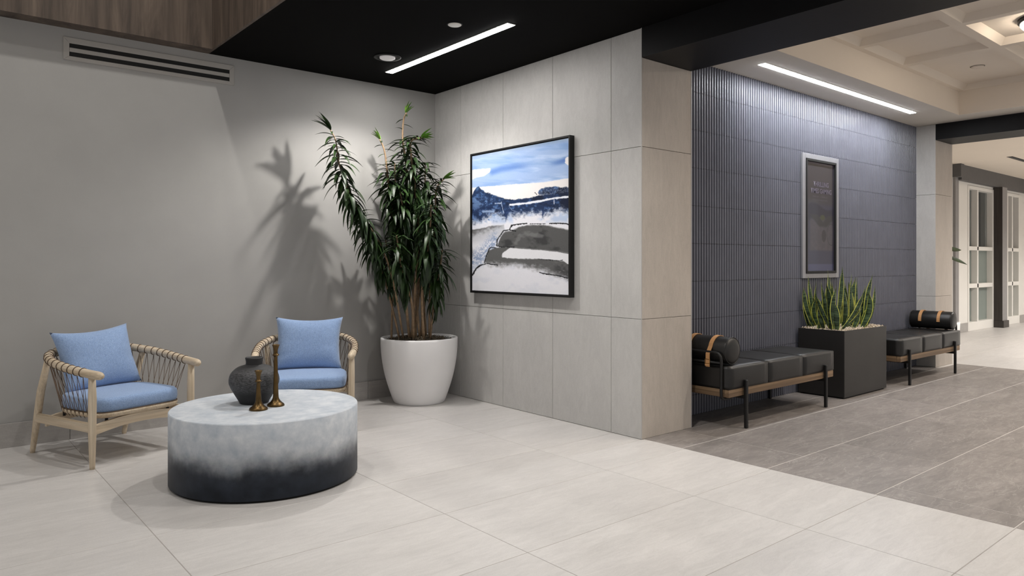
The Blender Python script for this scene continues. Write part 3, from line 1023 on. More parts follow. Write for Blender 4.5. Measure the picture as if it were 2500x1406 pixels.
    bmk = sstep(-4, 6, Y - np.maximum(b_top, t_bot - 2) + wob * .3) * sstep(40, -30, Y - b_bot + (n2 - .5) * 50) * sstep(160, 172, X + (Y - 1055) * .35)
    g2 = np.ones_like(C) * np.array((0.36, 0.36, 0.36))
    g2 = lerp(g2, (0.60, 0.60, 0.61), sstep(.45, .68, n1) * sstep(1040, 1110, Y))
    g2 = lerp(g2, (0.27, 0.27, 0.275), sstep(690, 760, X) * sstep(1060, 1090, Y) * sstep(.35, .6, n2 * .5 + n1 * .5))
    C = C * (1 - bmk[..., None]) + g2 * bmk[..., None]
    w_top = curve(X, [(300, 1005), (312, 985), (370, 945), (420, 948), (620, 962), (740, 974), (843, 992)])
    w_bot = curve(X, [(300, 1020), (420, 1030), (560, 1032), (680, 1038), (760, 1048), (800, 1052), (843, 1075)])
    wm = sstep(-3, 4, Y - w_top + wob * .25) * sstep(5, -4, Y - w_bot + wob * .5) * sstep(302, 312, X + wob * .3)
    C = lerp(C, (0.875, 0.875, 0.89), wm)
    # ink lines
    lines = [[(70, 1160), (95, 1115), (130, 1085), (150, 1080)], [(150, 1080), (190, 1068), (230, 1076), (270, 1080)],
             [(165, 1060), (180, 1010), (205, 950), (225, 940), (255, 945)], [(262, 930), (270, 880), (300, 835), (320, 808), (365, 802), (415, 810)],
             [(262, 930), (300, 938), (350, 938), (410, 937)], [(368, 800), (385, 765), (430, 758), (505, 750)],
             [(535, 753), (655, 754)], [(690, 752), (760, 750), (815, 752), (843, 760)], [(610, 1140), (650, 1150), (760, 1165), (835, 1185)],
             [(270, 1080), (390, 1080)], [(600, 1034), (690, 1040), (770, 1046), (795, 1040)], [(572, 505), (582, 520)]]
    wid = [6, 3.5, 4, 4.5, 3.5, 5, 3, 5, 4.5, 1.2, 2.5, 3]
    for L, wd in zip(lines, wid):
        d = seg_dist(X + (n2 - .5) * 10, Y + (n3 - .5) * 8, L)
        C = lerp(C, (0.11, 0.11, 0.12), sstep(wd + 1.2, wd - 1.8, d + (n3 - .5) * 4))
    grain = (fbm(X / 2.5, Y / 2.5, 40, 2) - .5) * 0.03
    return np.clip(C + grain[..., None], 0, 1)


def print_grid(name, nx, ny, corner, ux, uz, fn, mat, parent):
    """flat printed sheet: a fine grid carrying its ink colours"""
    s = np.linspace(0, 1, nx)
    t = np.linspace(0, 1, ny)
    S, T = np.meshgrid(s, t)
    P = np.array(corner)[None, None] + S[..., None] * np.array(ux) + T[..., None] * np.array(uz)
    idx = np.arange(nx * ny).reshape(ny, nx)
    F = np.stack([idx[:-1, :-1], idx[1:, :-1], idx[1:, 1:], idx[:-1, 1:]], -1).reshape(-1, 4)
    me = bpy.data.meshes.new(name)
    me.from_pydata(P.reshape(-1, 3).tolist(), [], F.tolist())
    c = fn(S, T)
    lin = np.where(c <= 0.04045, c / 12.92, ((c + 0.055) / 1.055) ** 2.4)
    a = me.color_attributes.new('print', 'FLOAT_COLOR', 'POINT')
    a.data.foreach_set('color', np.concatenate([lin, np.ones(lin.shape[:2] + (1,))], -1).reshape(-1).astype(np.float32))
    return new_obj(name, me, mat, parent)


PY0, PY1, PZ0, PZ1 = 3.845, 5.088, 0.943, 2.155
art = empty('framed_painting', (XT, (PY0 + PY1) / 2, PZ0))
tag(art, 'large abstract blue and grey landscape painting in a black frame', 'painting')
hw = (PY1 - PY0) / 2
hh = PZ1 - PZ0
dp, fwid = 0.05, 0.014
box_obj('frame_bar', (-dp, -hw, 0), (-0.001, -hw + fwid, hh), M['darkmetal'], art, 0.001, 1)
box_obj('frame_bar', (-dp, hw - fwid, 0), (-0.001, hw, hh), M['darkmetal'], art, 0.001, 1)
box_obj('frame_bar', (-dp, -hw + fwid, 0), (-0.001, hw - fwid, fwid), M['darkmetal'], art, 0.001, 1)
box_obj('frame_bar', (-dp, -hw + fwid, hh - fwid), (-0.001, hw - fwid, hh), M['darkmetal'], art, 0.001, 1)
gp = fwid + 0.006
cv = box_obj('canvas', (-0.040, -hw + gp, gp), (-0.001, hw - gp, hh - gp), M['whiteplastic'], art)
print_grid('painted_surface', 300, 420, (-0.0412, hw - gp, hh - gp), (0, -2 * (hw - gp), 0), (0, 0, -(hh - 2 * gp)), painting_colours, attr_mat('watercolour_print', 0.75, 0.2), cv)

# ------------------------------------------------------------------ poster case on the fluted wall
def poster_colours(S, T):
    n1 = fbm(S * 4, T * 9, 51)
    n2 = fbm(S * 14, T * 30, 61)
    C = np.ones(S.shape + (3,)) * np.array((0.215, 0.20, 0.205))
    C = lerp(C, (0.20, 0.19, 0.25), sstep(.36, .42, T))
    C = lerp(C, (0.105, 0.10, 0.165), sstep(.39, .42, T + .03 * np.sin(S * 6)) * sstep(.52, .49, T - .06 * (S - .5) ** 2 * 4))
    C = lerp(C, (0.30, 0.275, 0.275), sstep(.49, .56, T + (n1 - .5) * .05) * sstep(.83, .80, T) * sstep(.12, .16, S) * sstep(1.02, .92, S))
    C = lerp(C, (0.25, 0.235, 0.245), sstep(.35, .65, n2) * sstep(.5, .56, T) * sstep(.83, .8, T) * .6)
    # dark shirt collar and an oval emblem over the pale shape
    C = lerp(C, (0.155, 0.15, 0.155), sstep(.03, .015, np.abs(np.abs(S - .60) * .16 - (.60 - T) * .5 + .005)) * sstep(.47, .49, T) * sstep(.60, .58, T))
    C = lerp(C, (0.24, 0.25, 0.13), sstep(1, .7, np.hypot((S - .58) / .10, (T - .505) / .03)))
    C = lerp(C, (0.165, 0.15, 0.165), sstep(1, .85, np.hypot((S - .63) / .085, (T - .675) / .062)))
    ov = np.hypot((S - .90) / .16, (T - .66) / .10)
    C = lerp(C, (0.17, 0.16, 0.175), sstep(.06, .02, np.abs(ov - 1)))
    C = lerp(C, (0.185, 0.185, 0.26), sstep(.80, .83, T))
    C = lerp(C, (0.27, 0.28, 0.38), sstep(.935, .94, T))
    C = lerp(C, (0.27, 0.29, 0.37), sstep(.09, .05, S) * sstep(.75, .85, T))
    C = lerp(C, (0.29, 0.27, 0.28), sstep(.075, .06, S))
    C = lerp(C, (0.30, 0.285, 0.30), sstep(.955, .965, S) * .6)
    C = lerp(C, (0.27, 0.25, 0.30), sstep(.022, .018, T))
    for y0 in (.315, .345):
        C = lerp(C, (0.275, 0.262, 0.27), sstep(.006, .003, np.abs(T - y0)) * sstep(.22, .24, S) * sstep(.78, .74, S) * sstep(.3, .5, n2))
    return np.clip(C * np.array((0.80, 0.80, 0.90)), 0, 1)


PX0, PX1, QZ0, QZ1 = 6.415, 7.12, 1.058, 2.238
post = empty('poster_case', (PX0, YF - 0.011, QZ0))
tag(post, 'narrow dark poster in a white trimmed case on the fluted wall', 'poster')
W, Hh = PX1 - PX0, QZ1 - QZ0
tw = 0.058
for nm, a, b in (('trim_bar', (0, 0), (tw, Hh)), ('trim_bar', (W - tw, 0), (W, Hh)), ('trim_bar', (tw, 0), (W - tw, tw * .78)), ('trim_bar', (tw, Hh - tw * .78), (W - tw, Hh))):
    box_obj(nm, (a[0], -0.022, a[1]), (b[0], -0.001, b[1]), M['postertrim'], post, 0.002, 1)
ib = tw + 0.001
iz = tw * .78 + 0.001
bw = 0.022
for a, b in (((ib, iz), (ib + bw, Hh - iz)), ((W - ib - bw, iz), (W - ib, Hh - iz)), ((ib + bw, iz), (W - ib - bw, iz + bw)), ((ib + bw, Hh - iz - bw), (W - ib - bw, Hh - iz))):
    box_obj('frame_bar', (a[0], -0.030, a[1]), (b[0], -0.001, b[1]), M['black'], post, 0.0015, 1)
sx0, sx1, sz0, sz1 = ib + bw, W - ib - bw, iz + bw, Hh - iz - bw
scr = print_grid('poster_sheet', 70, 190, (sx0, -0.012, sz1), (sx1 - sx0, 0, 0), (0, 0, -(sz1 - sz0)), poster_colours, attr_mat('glazed_print', 0.5, 0.3, 0.7), post)


def text_obj(body, height, width, loc, mat, parent):
    cu = bpy.data.curves.new('lettering', 'FONT')
    cu.body = body
    cu.align_x = 'CENTER'
    cu.resolution_u = 2
    cu.offset = 0.02
    t = bpy.data.objects.new('lettering', cu)
    COL.objects.link(t)
    bpy.context.view_layer.update()
    me = bpy.data.meshes.new_from_object(t.evaluated_get(bpy.context.evaluated_depsgraph_get()))
    bpy.data.objects.remove(t)
    co = np.array([v.co for v in me.vertices])
    lo, hi = co.min(0), co.max(0)
    for v in me.vertices:
        x = (v.co.x - lo[0]) / (hi[0] - lo[0]) - 0.5
        y = (v.co.y - lo[1]) / (hi[1] - lo[1])
        v.co = (x * width, 0, y * height)
    me.name = 'lettering'
    me.materials.clear()
    o = new_obj('lettering', me, mat, parent)
    o.location = loc
    return o


LET = plain('violet_grey_ink', (0.37, 0.35, 0.41), 0.5, var=0.08)
ctr = (sx0 + sx1) / 2
lz = sz1 - (sz1 - sz0) * 0.222
text_obj('THRILLING', 0.048, 0.30, (ctr - sx0 + 0.01 if False else ctr + 0.012, -0.0135, lz), LET, post)
text_obj('TIMES GAMING', 0.048, 0.405, (ctr + 0.016, -0.0135, lz - 0.066), LET, post)

# ------------------------------------------------------------------ drum table and what stands on it
TC, TR, TH = (1.553, 4.034), 0.505, 0.397
tb = empty('drum_table', (*TC, 0))
tag(tb, 'round plaster drum coffee table with a dark dip-dyed base', 'table')
lathe_obj('body', [(0, 0.012), (TR, 0.012), (TR, TH - 0.004), (TR - 0.004, TH), (0, TH)], M['table'], tb, 128)
for p in tb.children[0].data.polygons:
    p.use_smooth = abs(p.normal.z) < 0.3
lathe_obj('foot_ring', [(0, 0.0), (TR - 0.012, 0.0), (TR - 0.012, 0.0119), (0, 0.0119)], M['black'], tb, 96)

vs = empty('vase', (1.525, 4.145, TH))
tag(vs, 'squat black textured ceramic vase on the drum table', 'vase')
body = prof_smooth([(0.078, 0.0), (0.084, 0.012), (0.103, 0.045), (0.130, 0.095), (0.139, 0.130), (0.128, 0.172), (0.095, 0.204), (0.058, 0.217), (0.046, 0.222)], 5)
lathe_obj('body', [(0, 0.0005)] + body, M['vase'], vs, 64)
lathe_obj('neck', [(0.0465, 0.2215), (0.0455, 0.236), (0.048, 0.250), (0.050, 0.258), (0.047, 0.262), (0.040, 0.258), (0.036, 0.23), (0, 0.228)], plain('black_vase_neck', (0.12, 0.12, 0.125), 0.55, var=0.1), vs, 48)


def candlestick(loc, h, label, r=0.049):
    t = empty('candlestick', loc)
    tag(t, label, 'candlestick', 'bronze candlesticks on the drum table')
    lathe_obj('base', [(0, 0.0005), (r, 0.0005)] + prof_smooth([(r, 0.006), (r * .93, 0.012), (r * .62, 0.024), (r * .36, 0.045), (0.0145, 0.075)], 4) , M['brass'], t, 40)
    lathe_obj('stem', [(0.0145, 0.075), (0.0095, h - 0.068)], M['brass'], t, 32)
    lathe_obj('collar', prof_smooth([(0.0095, h - 0.069), (0.013, h - 0.064), (0.019, h - 0.058), (0.013, h - 0.052), (0.0105, h - 0.046)], 4), M['brass'], t, 32)
    lathe_obj('cup', prof_smooth([(0.0105, h - 0.046), (0.0115, h - 0.03), (0.017, h - 0.012), (0.0205, h - 0.003)], 4) + [(0.0195, h), (0.012, h - 0.001), (0.010, h - 0.02), (0, h - 0.02)], M['brass'], t, 32)
    return t


candlestick((1.467, 3.925, TH), 0.216, 'shorter bronze candlestick in front of the black vase')
candlestick((1.583, 3.972, TH), 0.345, 'taller bronze candlestick right of the black vase', 0.047)

# ------------------------------------------------------------------ armchairs
RAILH = [(0.318, -0.43, 0.547), (0.332, -0.30, 0.556), (0.343, -0.12, 0.574), (0.332, 0.07, 0.597), (0.268, 0.235, 0.619), (0.145, 0.325, 0.632), (0, 0.350, 0.636)]
RAIL = RAILH + [(-x, y, z) for x, y, z in RAILH[-2::-1]]


def seat_outline(scale=1.0, n=64):
    out = []
    for k in range(n):
        a = 2 * PI * k / n
        c, s = math.cos(a), math.sin(a)
        if s < 0:     # front: squarish
            e = 0.32
            x = 0.285 * math.copysign(abs(c) ** e, c)
            y = -0.30 * abs(s) ** e
            x *= 1 - 0.02 * abs(s)
        else:         # back: rounder
            e = 0.75
            x = 0.285 * math.copysign(abs(c) ** e, c)
            y = 0.235 * abs(s) ** e
        out.append((x * scale, (y - 0.03) * scale))
    return out


def slab(name, outline, layers, mat, parent, smooth=True, top_dome=0.0):
    """stack of outline rings: layers = [(z, inset-scale), ...]"""
    bm = bmesh.new()
    rings = []
    for z, sc in layers:
        rings.append([bm.verts.new((x * sc, (y + 0.03) * sc - 0.03, z)) for x, y in outline])
    n = len(outline)
    for A, B in zip(rings[:-1], rings[1:]):
        for k in range(n):
            f = bm.faces.new((A[k], A[(k + 1) % n], B[(k + 1) % n], B[k]))
            f.smooth = smooth
    bm.faces.new(rings[0][::-1])
    cap = rings[-1]
    if top_dome:
        for sc, dz in ((0.75, .55), (0.45, .85), (0.15, 1.0)):
            z = layers[-1][0] + top_dome * dz
            s0 = layers[-1][1] * sc
            R = [bm.verts.new((x * s0, (y + 0.03) * s0 - 0.03, z)) for x, y in outline]
            for k in range(n):
                f = bm.faces.new((cap[k], cap[(k + 1) % n], R[(k + 1) % n], R[k]))
                f.smooth = True
            cap = R
    f = bm.faces.new(cap)
    f.smooth = True
    return bm_obj(name, bm, mat, parent)


def arc_pts(path, n, a, b):
    L = [0]
    for p, q in zip(path[:-1], path[1:]):
        L.append(L[-1] + (q - p).length)
    out = []
    for k in range(n):
        d = L[-1] * (a + (b - a) * k / (n - 1))
        i = max(j for j in range(len(L)) if L[j] <= d + 1e-9)
        i = min(i, len(path) - 2)
        t = (d - L[i]) / max(1e-9, L[i + 1] - L[i])
        tan = (path[i + 1] - path[i]).normalized()
        out.append((path[i].lerp(path[i + 1], t), tan))
    return out


def armchair(loc, rz, label):
    t = empty('armchair', loc, rz)
    tag(t, label, 'armchair', 'pale ash armchairs with blue cushions')
    path = smooth_path(RAIL, 8)
    n = len(path)
    rad = [0.0248] * n
    for k, r in ((0, 0.014), (1, 0.0225)):
        rad[k] = r
        rad[-1 - k] = r
    pp = [path[0] - (path[1] - path[0]).normalized() * 0.006] + path + [path[-1] + (path[-1] - path[-2]).normalized() * 0.006]
    rail = tube_obj('arm_rail', pp, [0.004] + rad + [0.004], M['ash_h'], t, 14)
    for s in (1, -1):
        tube_obj('leg', [(s * 0.322, -0.335, 0.0), (s * 0.322, -0.335, 0.02), (s * 0.323, -0.336, 0.22), (s * 0.323, -0.337, 0.40), (s * 0.325, -0.338, 0.537)],
                 [0.014, 0.0155, 0.022, 0.023, 0.019], M['ash'], t, 14)
        tube_obj('leg', [(s * 0.300, 0.365, 0.0), (s * 0.300, 0.362, 0.02), (s * 0.303, 0.305, 0.22), (s * 0.308, 0.25, 0.40), (s * 0.312, 0.165, 0.595)],
                 [0.014, 0.0155, 0.022, 0.023, 0.018], M['ash'], t, 14)
        b = bmesh.new()
        add_box(b, (s * 0.311 - 0.011, -0.335, 0.205), (s * 0.311 + 0.011, 0.305, 0.262))
        bmesh.ops.bevel(b, geom=b.edges[:], offset=0.005, segments=2, affect='EDGES')
        bm_obj('side_stretcher', b, M['ash_h'], t)
    # arched front and rear cross rails
    for y0, zc in ((-0.30, 0.0), (0.20, 0.0)):
        b = bmesh.new()
        N = 16
        prev = None
        for k in range(N + 1):
            x = -0.305 + 0.61 * k / N
            dz = 0.036 * (1 - (x / 0.305) ** 2)
            hgt = 0.056
            ring = [b.verts.new((x, y0 - 0.011, 0.185 + dz)), b.verts.new((x, y0 + 0.011, 0.185 + dz)), b.verts.new((x, y0 + 0.011, 0.185 + dz + hgt)), b.verts.new((x, y0 - 0.011, 0.185 + dz + hgt))]
            if prev:
                for q in range(4):
                    b.faces.new((prev[q], prev[(q + 1) % 4], ring[(q + 1) % 4], ring[q]))
            else:
                b.faces.new(ring)
            prev = ring
        b.faces.new(prev[::-1])
        bmesh.ops.recalc_face_normals(b, faces=b.faces)
        bm_obj('cross_rail', b, wood('ash_cross', (0.75, 0.67, 0.56), (0.87, 0.81, 0.72), 0, 9, 22), t)
    ol = seat_outline()
    slab('seat_shell', ol, [(0.272, 0.90), (0.279, 0.965), (0.290, 1.0), (0.304, 1.005), (0.309, 0.99)], M['ash_h'], t)
    for x in (-0.2, 0.2):
        for y in (-0.27, 0.19):
            tube_obj('spacer', [(x, y, 0.235), (x, y, 0.275)], 0.009, M['black'], t, 8)
    slab('seat_cushion', ol, [(0.310, 0.955), (0.316, 0.985), (0.335, 1.0), (0.362, 1.0), (0.380, 0.99), (0.391, 0.955), (0.395, 0.91)], M['blue'], t, True, 0.010)
    piping = [Vector((x * 0.993, (y + .03) * .993 - .03, 0.3105)) for x, y in ol]
    tube_obj('piping', piping, 0.003, M['cord'], t, 6, True)
    # cord webbing
    NW = 30
    rp = arc_pts(path, NW, 0.085, 0.915)
    # shell edge from the right front around the back to the left front
    so = [Vector((x * 1.0, (y + .03) - .03, 0.292)) for x, y in seat_outline(1.0, 240)]
    i0 = min(range(len(so)), key=lambda i: (so[i] - Vector((0.285, -0.22, 0.292))).length)
    i1 = min(range(len(so)), key=lambda i: (so[i] - Vector((-0.285, -0.22, 0.292))).length)
    if i0 > i1:
        edge = so[i0:] + so[:i1 + 1]
    else:
        edge = so[i0:i1 + 1]
    sp = arc_pts(edge, NW, 0.0, 1.0)
    for k in range(NW):
        p, tan = rp[k]
        u = tan.cross(Vector((0, 0, 1))).normalized()
        w = tan.cross(u)
        ring = [p + (u * math.cos(2 * PI * q / 16) + w * math.sin(2 * PI * q / 16)) * 0.0258 for q in range(16)]
        tube_obj('cord_wrap', ring, 0.0032, M['cord'], t, 6, True)
        under = p - Vector((0, 0, 0.0250))
        for dk in (-1, 1):
            j = min(max(k + dk, 0), NW - 1)
            q = sp[j][0]
            tube_obj('cord', [under, q, q + Vector((-q.x * .05, -(q.y + .03) * .05, -0.022))], 0.0017, M['cord'], t, 5)
    return t


def pillow(name, w, h, th, mat, seed, label):
    rng = np.random.default_rng(seed)
    n = 26
    bm = bmesh.new()
    ph = rng.random(4) * 6
    fr, bk = [], []
    for j in range(n + 1):
        v = -1 + 2 * j / n
        rf, rb = [], []
        for i in range(n + 1):
            u = -1 + 2 * i / n
            # pinched edges, pointed corners
            px = u * (1 - 0.10 * (1 - v * v) ** 1.0) * w / 2
            pz = v * (1 - (0.14 if v > 0 else 0.05) * (1 - u * u) ** 1.0) * h / 2
            e = max(0.0, (1 - u ** 4) * (1 - v ** 4)) ** 0.5
            d = th / 2 * e * (0.80 + 0.20 * math.cos(u * 1.3) * math.cos(v * 1.3))
            d *= 1 + 0.07 * math.sin(3.1 * u + ph[0]) * math.sin(2.7 * v + ph[1])
            # soft crease folds running in from the lower corners
            d -= 0.010 * e * math.exp(-((v + 0.35 - 0.25 * u) / 0.10) ** 2) * max(0, abs(u) - 0.25)
            sag = 0.012 * (1 - v) * math.sin(1.7 * u + ph[2])
            rf.append(bm.verts.new((px, -d + sag * .3, pz)))
            rb.append(rf[-1] if (i in (0, n) or j in (0, n)) else bm.verts.new((px, d * .9 + sag * .3, pz)))
        fr.append(rf)
        bk.append(rb)
    for j in range(n):
        for i in range(n):
            f = bm.faces.new((fr[j][i], fr[j][i + 1], fr[j + 1][i + 1], fr[j + 1][i]))
            f.smooth = True
            try:
                f = bm.faces.new((bk[j][i], bk[j + 1][i], bk[j + 1][i + 1], bk[j][i + 1]))
                f.smooth = True
            except ValueError:
                pass
    o = bm_obj(name, bm, mat)
    tag(o, label, 'pillow', 'blue pillows on the armchairs')
    return o


CH = [((1.004, 5.215, 0), math.radians(20), 'pale ash armchair at left with a corded back, by the grey wall'),
      ((2.28, 5.11, 0), math.radians(-28), 'pale ash armchair with a corded back between drum table and white plant pot')]
PL = [('blue woven pillow on the left armchair', 3, (0.005, 0.180, 0.580), -0.36, -0.05),
      ('blue woven pillow on the armchair behind the drum table', 8, (-0.005, 0.180, 0.585), -0.34, 0.015)]
for (loc, rz, lab), (plab, seed, ploc, tilt, yaw) in zip(CH, PL):
    armchair(loc, rz, lab)
    o = pillow('throw_pillow', 0.505, 0.415, 0.185, M['blue'], seed, plab)
    o.matrix_world = Matrix.Translation(loc) @ Matrix.Rotation(rz, 4, 'Z') @ Matrix.Translation(ploc) @ Matrix.Rotation(yaw, 4, 'Y') @ Matrix.Rotation(tilt, 4, 'X')

# ------------------------------------------------------------------ white pot with dracaena
PC = (3.404, 5.335)
pot = empty('plant_pot', (*PC, 0))
tag(pot, 'large white round planter pot in the corner', 'planter')
outer = prof_smooth([(0.205, 0.0), (0.222, 0.012), (0.262, 0.12), (0.297, 0.24), (0.320, 0.36), (0.331, 0.47), (0.333, 0.553)], 5)
lathe_obj('body', [(0, 0.0005)] + outer + [(0.330, 0.559), (0.318, 0.560), (0.309, 0.555), (0.303, 0.52), (0.303, 0.49), (0, 0.49)], M['white_pot'], pot, 96)


def soil_mound(name, c, rx, ry, z, amp, mat, strands, smat, label, rect=False, seed=1, slen=0.05):
    rng = np.random.default_rng(seed)
    bm = bmesh.new()
    rings, sides = 9, 40
    prev = [bm.verts.new((0, 0, z + amp))]
    for r in range(1, rings + 1):
        q = r / rings
        cur = []
        for k in range(sides):
            a = 2 * PI * k / sides
            cx_, sy_ = math.cos(a), math.sin(a)
            if rect:
                m = max(abs(cx_), abs(sy_))
                cx_, sy_ = cx_ / m, sy_ / m
            cur.append(bm.verts.new((rx * q * cx_, ry * q * sy_, z + amp * (1 - q * q) + (rng.random() - .5) * amp * .5 * (q < 1))))
        for k in range(sides):
            if len(prev) == 1:
                bm.faces.new((prev[0], cur[k], cur[(k + 1) % sides]))
            else:
                bm.faces.new((prev[k], cur[k], cur[(k + 1) % sides], prev[(k + 1) % sides]))
        prev = cur
    # shreds
    for _ in range(strands):
        if rect:
            x, y = rx * rng.uniform(-.97, .97), ry * rng.uniform(-.97, .97)
            q = max(abs(x / rx), abs(y / ry))
        else:
            a, q = rng.uniform(0, 2 * PI), math.sqrt(rng.random()) * .95
            x, y = rx * q * math.cos(a), ry * q * math.sin(a)
        zz = z + amp * (1 - q * q) + rng.uniform(0, .008)
        a = rng.uniform(0, 2 * PI)
        l = slen * rng.uniform(.5, 1)
        dx, dy, dz = math.cos(a) * l / 2, math.sin(a) * l / 2, rng.uniform(-.008, .012)
        wx, wy = -math.sin(a) * .0022, math.cos(a) * .0022
        p = [(x - dx - wx, y - dy - wy, zz), (x - dx + wx, y - dy + wy, zz), (x + wx, y + wy, zz + .007 + dz), (x - wx, y - wy, zz + .007 + dz), (x + dx + wx, y + dy + wy, zz + dz * .5), (x + dx - wx, y + dy - wy, zz + dz * .5)]
        if max(abs(p[0][0]), abs(p[4][0])) > rx * .99 or max(abs(p[0][1]), abs(p[4][1])) > ry * .99:
            continue
        V = [bm.verts.new(t) for t in p]
        for f in ((0, 1, 2, 3), (3, 2, 4, 5)):
            bm.faces.new([V[i] for i in f]).material_index = 1
    o = bm_obj(name, bm, [mat, smat])
    o.location = c
    return tag(o, label, 'mulch', kind='stuff')


soil_mound('moss_mulch', (*PC, 0), 0.302, 0.302, 0.522, 0.035, M['soil'], 900, M['moss'], 'dark moss covering the soil in the white pot')


def leaf_mesh(name, L, w, droop, fold=0.25, n=7, mats=None):
    vs, fs = [], []
    for i in range(n + 1):
        t = i / n
        wd = w / 2 * (math.sin(PI * min(1, t ** 0.75 * 0.97 + 0.03)) ** 0.85 + 0.06 * (1 - t))
        if i == n:
            wd = 0.0005
        y = L * (t - 0.10 * droop * t * t)
        z = -droop * L * 0.42 * t * t
        vs += [(-wd, y, z + wd * fold * 1.6), (0, y, z), (wd, y, z + wd * fold * 1.6)]
    for i in range(n):
        a = 3 * i
        fs += [(a, a + 1, a + 4, a + 3), (a + 1, a + 2, a + 5, a + 4)]
    me = bpy.data.meshes.new(name)
    me.from_pydata(vs, [], fs)
    for p in me.polygons:
        p.use_smooth = True
    for m in mats or []:
        me.materials.append(m)
    return me


STEMS = {
    'A': [(3.268, 5.374, 0.55), (3.17, 5.365, 0.999), (3.047, 5.338, 1.312), (2.88, 5.347, 1.563), (2.73, 5.342, 1.79), (2.651, 5.343, 1.999), (2.621, 5.341, 2.176), (2.582, 5.361, 2.27)],
    'A2': [(3.257, 5.423, 0.55), (3.163, 5.436, 0.927), (3.046, 5.404, 1.209), (2.955, 5.415, 1.449), (2.878, 5.414, 1.617)],
    'B': [(3.298, 5.323, 0.55), (3.258, 5.357, 1.033), (3.212, 5.395, 1.42), (3.143, 5.388, 1.768), (3.121, 5.406, 2.029), (3.105, 5.419, 2.169), (3.076, 5.444, 2.256)],
    'C': [(3.357, 5.339, 0.55), (3.412, 5.359, 0.994), (3.384, 5.382, 1.352), (3.351, 5.409, 1.781), (3.324, 5.432, 2.103), (3.305, 5.448, 2.282), (3.31, 5.443, 2.443), (3.329, 5.427, 2.515)],
    'D': [(3.312, 5.312, 0.55), (3.32, 5.24, 1.139), (3.331, 5.231, 1.488), (3.304, 5.253, 1.872), (3.282, 5.271, 2.117), (3.282, 5.271, 2.239), (3.325, 5.171, 2.262)],
    'E': [(3.472, 5.282, 0.55), (3.478, 5.278, 0.995), (3.483, 5.234, 1.351), (3.477, 5.2, 1.633), (3.477, 5.174, 1.843), (3.499, 5.09, 1.921)],
    'F': [(3.489, 5.36, 0.55), (3.502, 5.413, 0.918), (3.53, 5.39, 1.209), (3.533, 5.362, 1.426), (3.511, 5.341, 1.642)],
    'G': [(3.298, 5.258, 0.55), (3.232, 5.183, 0.865), (3.142, 5.167, 1.073), (3.1, 5.163, 1.276), (3.067, 5.152, 1.427)],
    'I': [(3.365, 5.202, 0.55), (3.314, 5.154, 0.932), (3.296, 5.064, 1.209), (3.306, 5.017, 1.48), (3.3, 4.996, 1.681)],
    'K': [(3.2, 5.46, 0.55), (3.204, 5.456, 0.781), (3.21, 5.452, 0.996), (3.163, 5.436, 1.209), (3.126, 5.431, 1.402)],
    'L': [(3.366, 5.267, 0.55), (3.331, 5.296, 1.033), (3.285, 5.335, 1.385), (3.216, 5.288, 1.626), (3.179, 5.293, 1.849)],
    'P': [(3.35, 5.30, 0.55), (3.33, 5.33, 1.03), (3.27, 5.36, 1.45), (3.19, 5.36, 1.80), (3.165, 5.35, 2.05)],
    'Q': [(3.42, 5.33, 0.55), (3.43, 5.30, 1.03), (3.42, 5.28, 1.45), (3.40, 5.24, 1.80), (3.385, 5.21, 2.06)],
    'N': [(3.433, 5.21, 0.55), (3.438, 5.142, 0.929), (3.444, 5.071, 1.174), (3.446, 5.043, 1.312)],
}
# stem: (foliage from, foliage to, leaves, bare neck then tip tuft)
FOL = {'A': (0.44, 0.97, 130), 'A2': (0.52, 1.0, 80), 'B': (0.44, 0.86, 110), 'C': (0.42, 0.88, 130), 'D': (0.42, 0.98, 130), 'E': (0.40, 0.97, 115),
       'F': (0.42, 1.0, 80), 'G': (0.52, 1.0, 70), 'I': (0.50, 1.0, 90), 'K': (0.52, 1.0, 65), 'L': (0.46, 1.0, 100), 'N': (0.42, 1.0, 75), 'P': (0.52, 1.0, 95), 'Q': (0.50, 1.0, 105)}
TUFT = {'A': (7, (-0.5, 0.1, 0.86), 0), 'B': (6, (-0.45, 0.3, 0.85), 1), 'C': (8, (0.35, -0.15, 0.93), 1), 'D': (12, (0.62, -0.62, 0.35), 1), 'E': (8, (0.62, -0.55, 0.50), 1)}
drac = empty('dracaena', (*PC, 0.53))
tag(drac, 'tall dark green dracaena with bare canes in the white pot', 'plant')
ORG = Vector((*PC, 0.53))
LM = [leaf_mesh('leaf', 0.21, 0.038, 1.0, mats=[M['leaf']]), leaf_mesh('leaf', 0.18, 0.034, 1.5, mats=[M['leaf']]),
      leaf_mesh('leaf', 0.22, 0.036, 1.3, mats=[M['leaf']]), leaf_mesh('leaf', 0.16, 0.032, 0.6, mats=[M['leaf']])]
LN = [leaf_mesh('leaf', 0.115, 0.024, 0.15, 0.5, mats=[M['leaf_new']]), leaf_mesh('leaf', 0.095, 0.020, 0.3, 0.5, mats=[M['leaf_new']])]
jobs = []


def leaf_matrix(p, d, scale):
    d = d.normalized()
    up = Vector((0, 0, 1))
    x = d.cross(up)
    if x.length < 1e-3:
        x = Vector((1, 0, 0))
    x.normalize()
    z = x.cross(d).normalized()
    m = Matrix((x, d, z)).transposed().to_4x4()
    return Matrix.Translation(p - ORG) @ m @ Matrix.Diagonal((scale, scale, scale, 1))


def leaf_ok(p, d, l):
    q = p + d * l
    q2 = q + Vector((0, 0, -0.05))
    return q.x < XT - 0.02 and q.y < YW - 0.02 and q2.z > 0.6


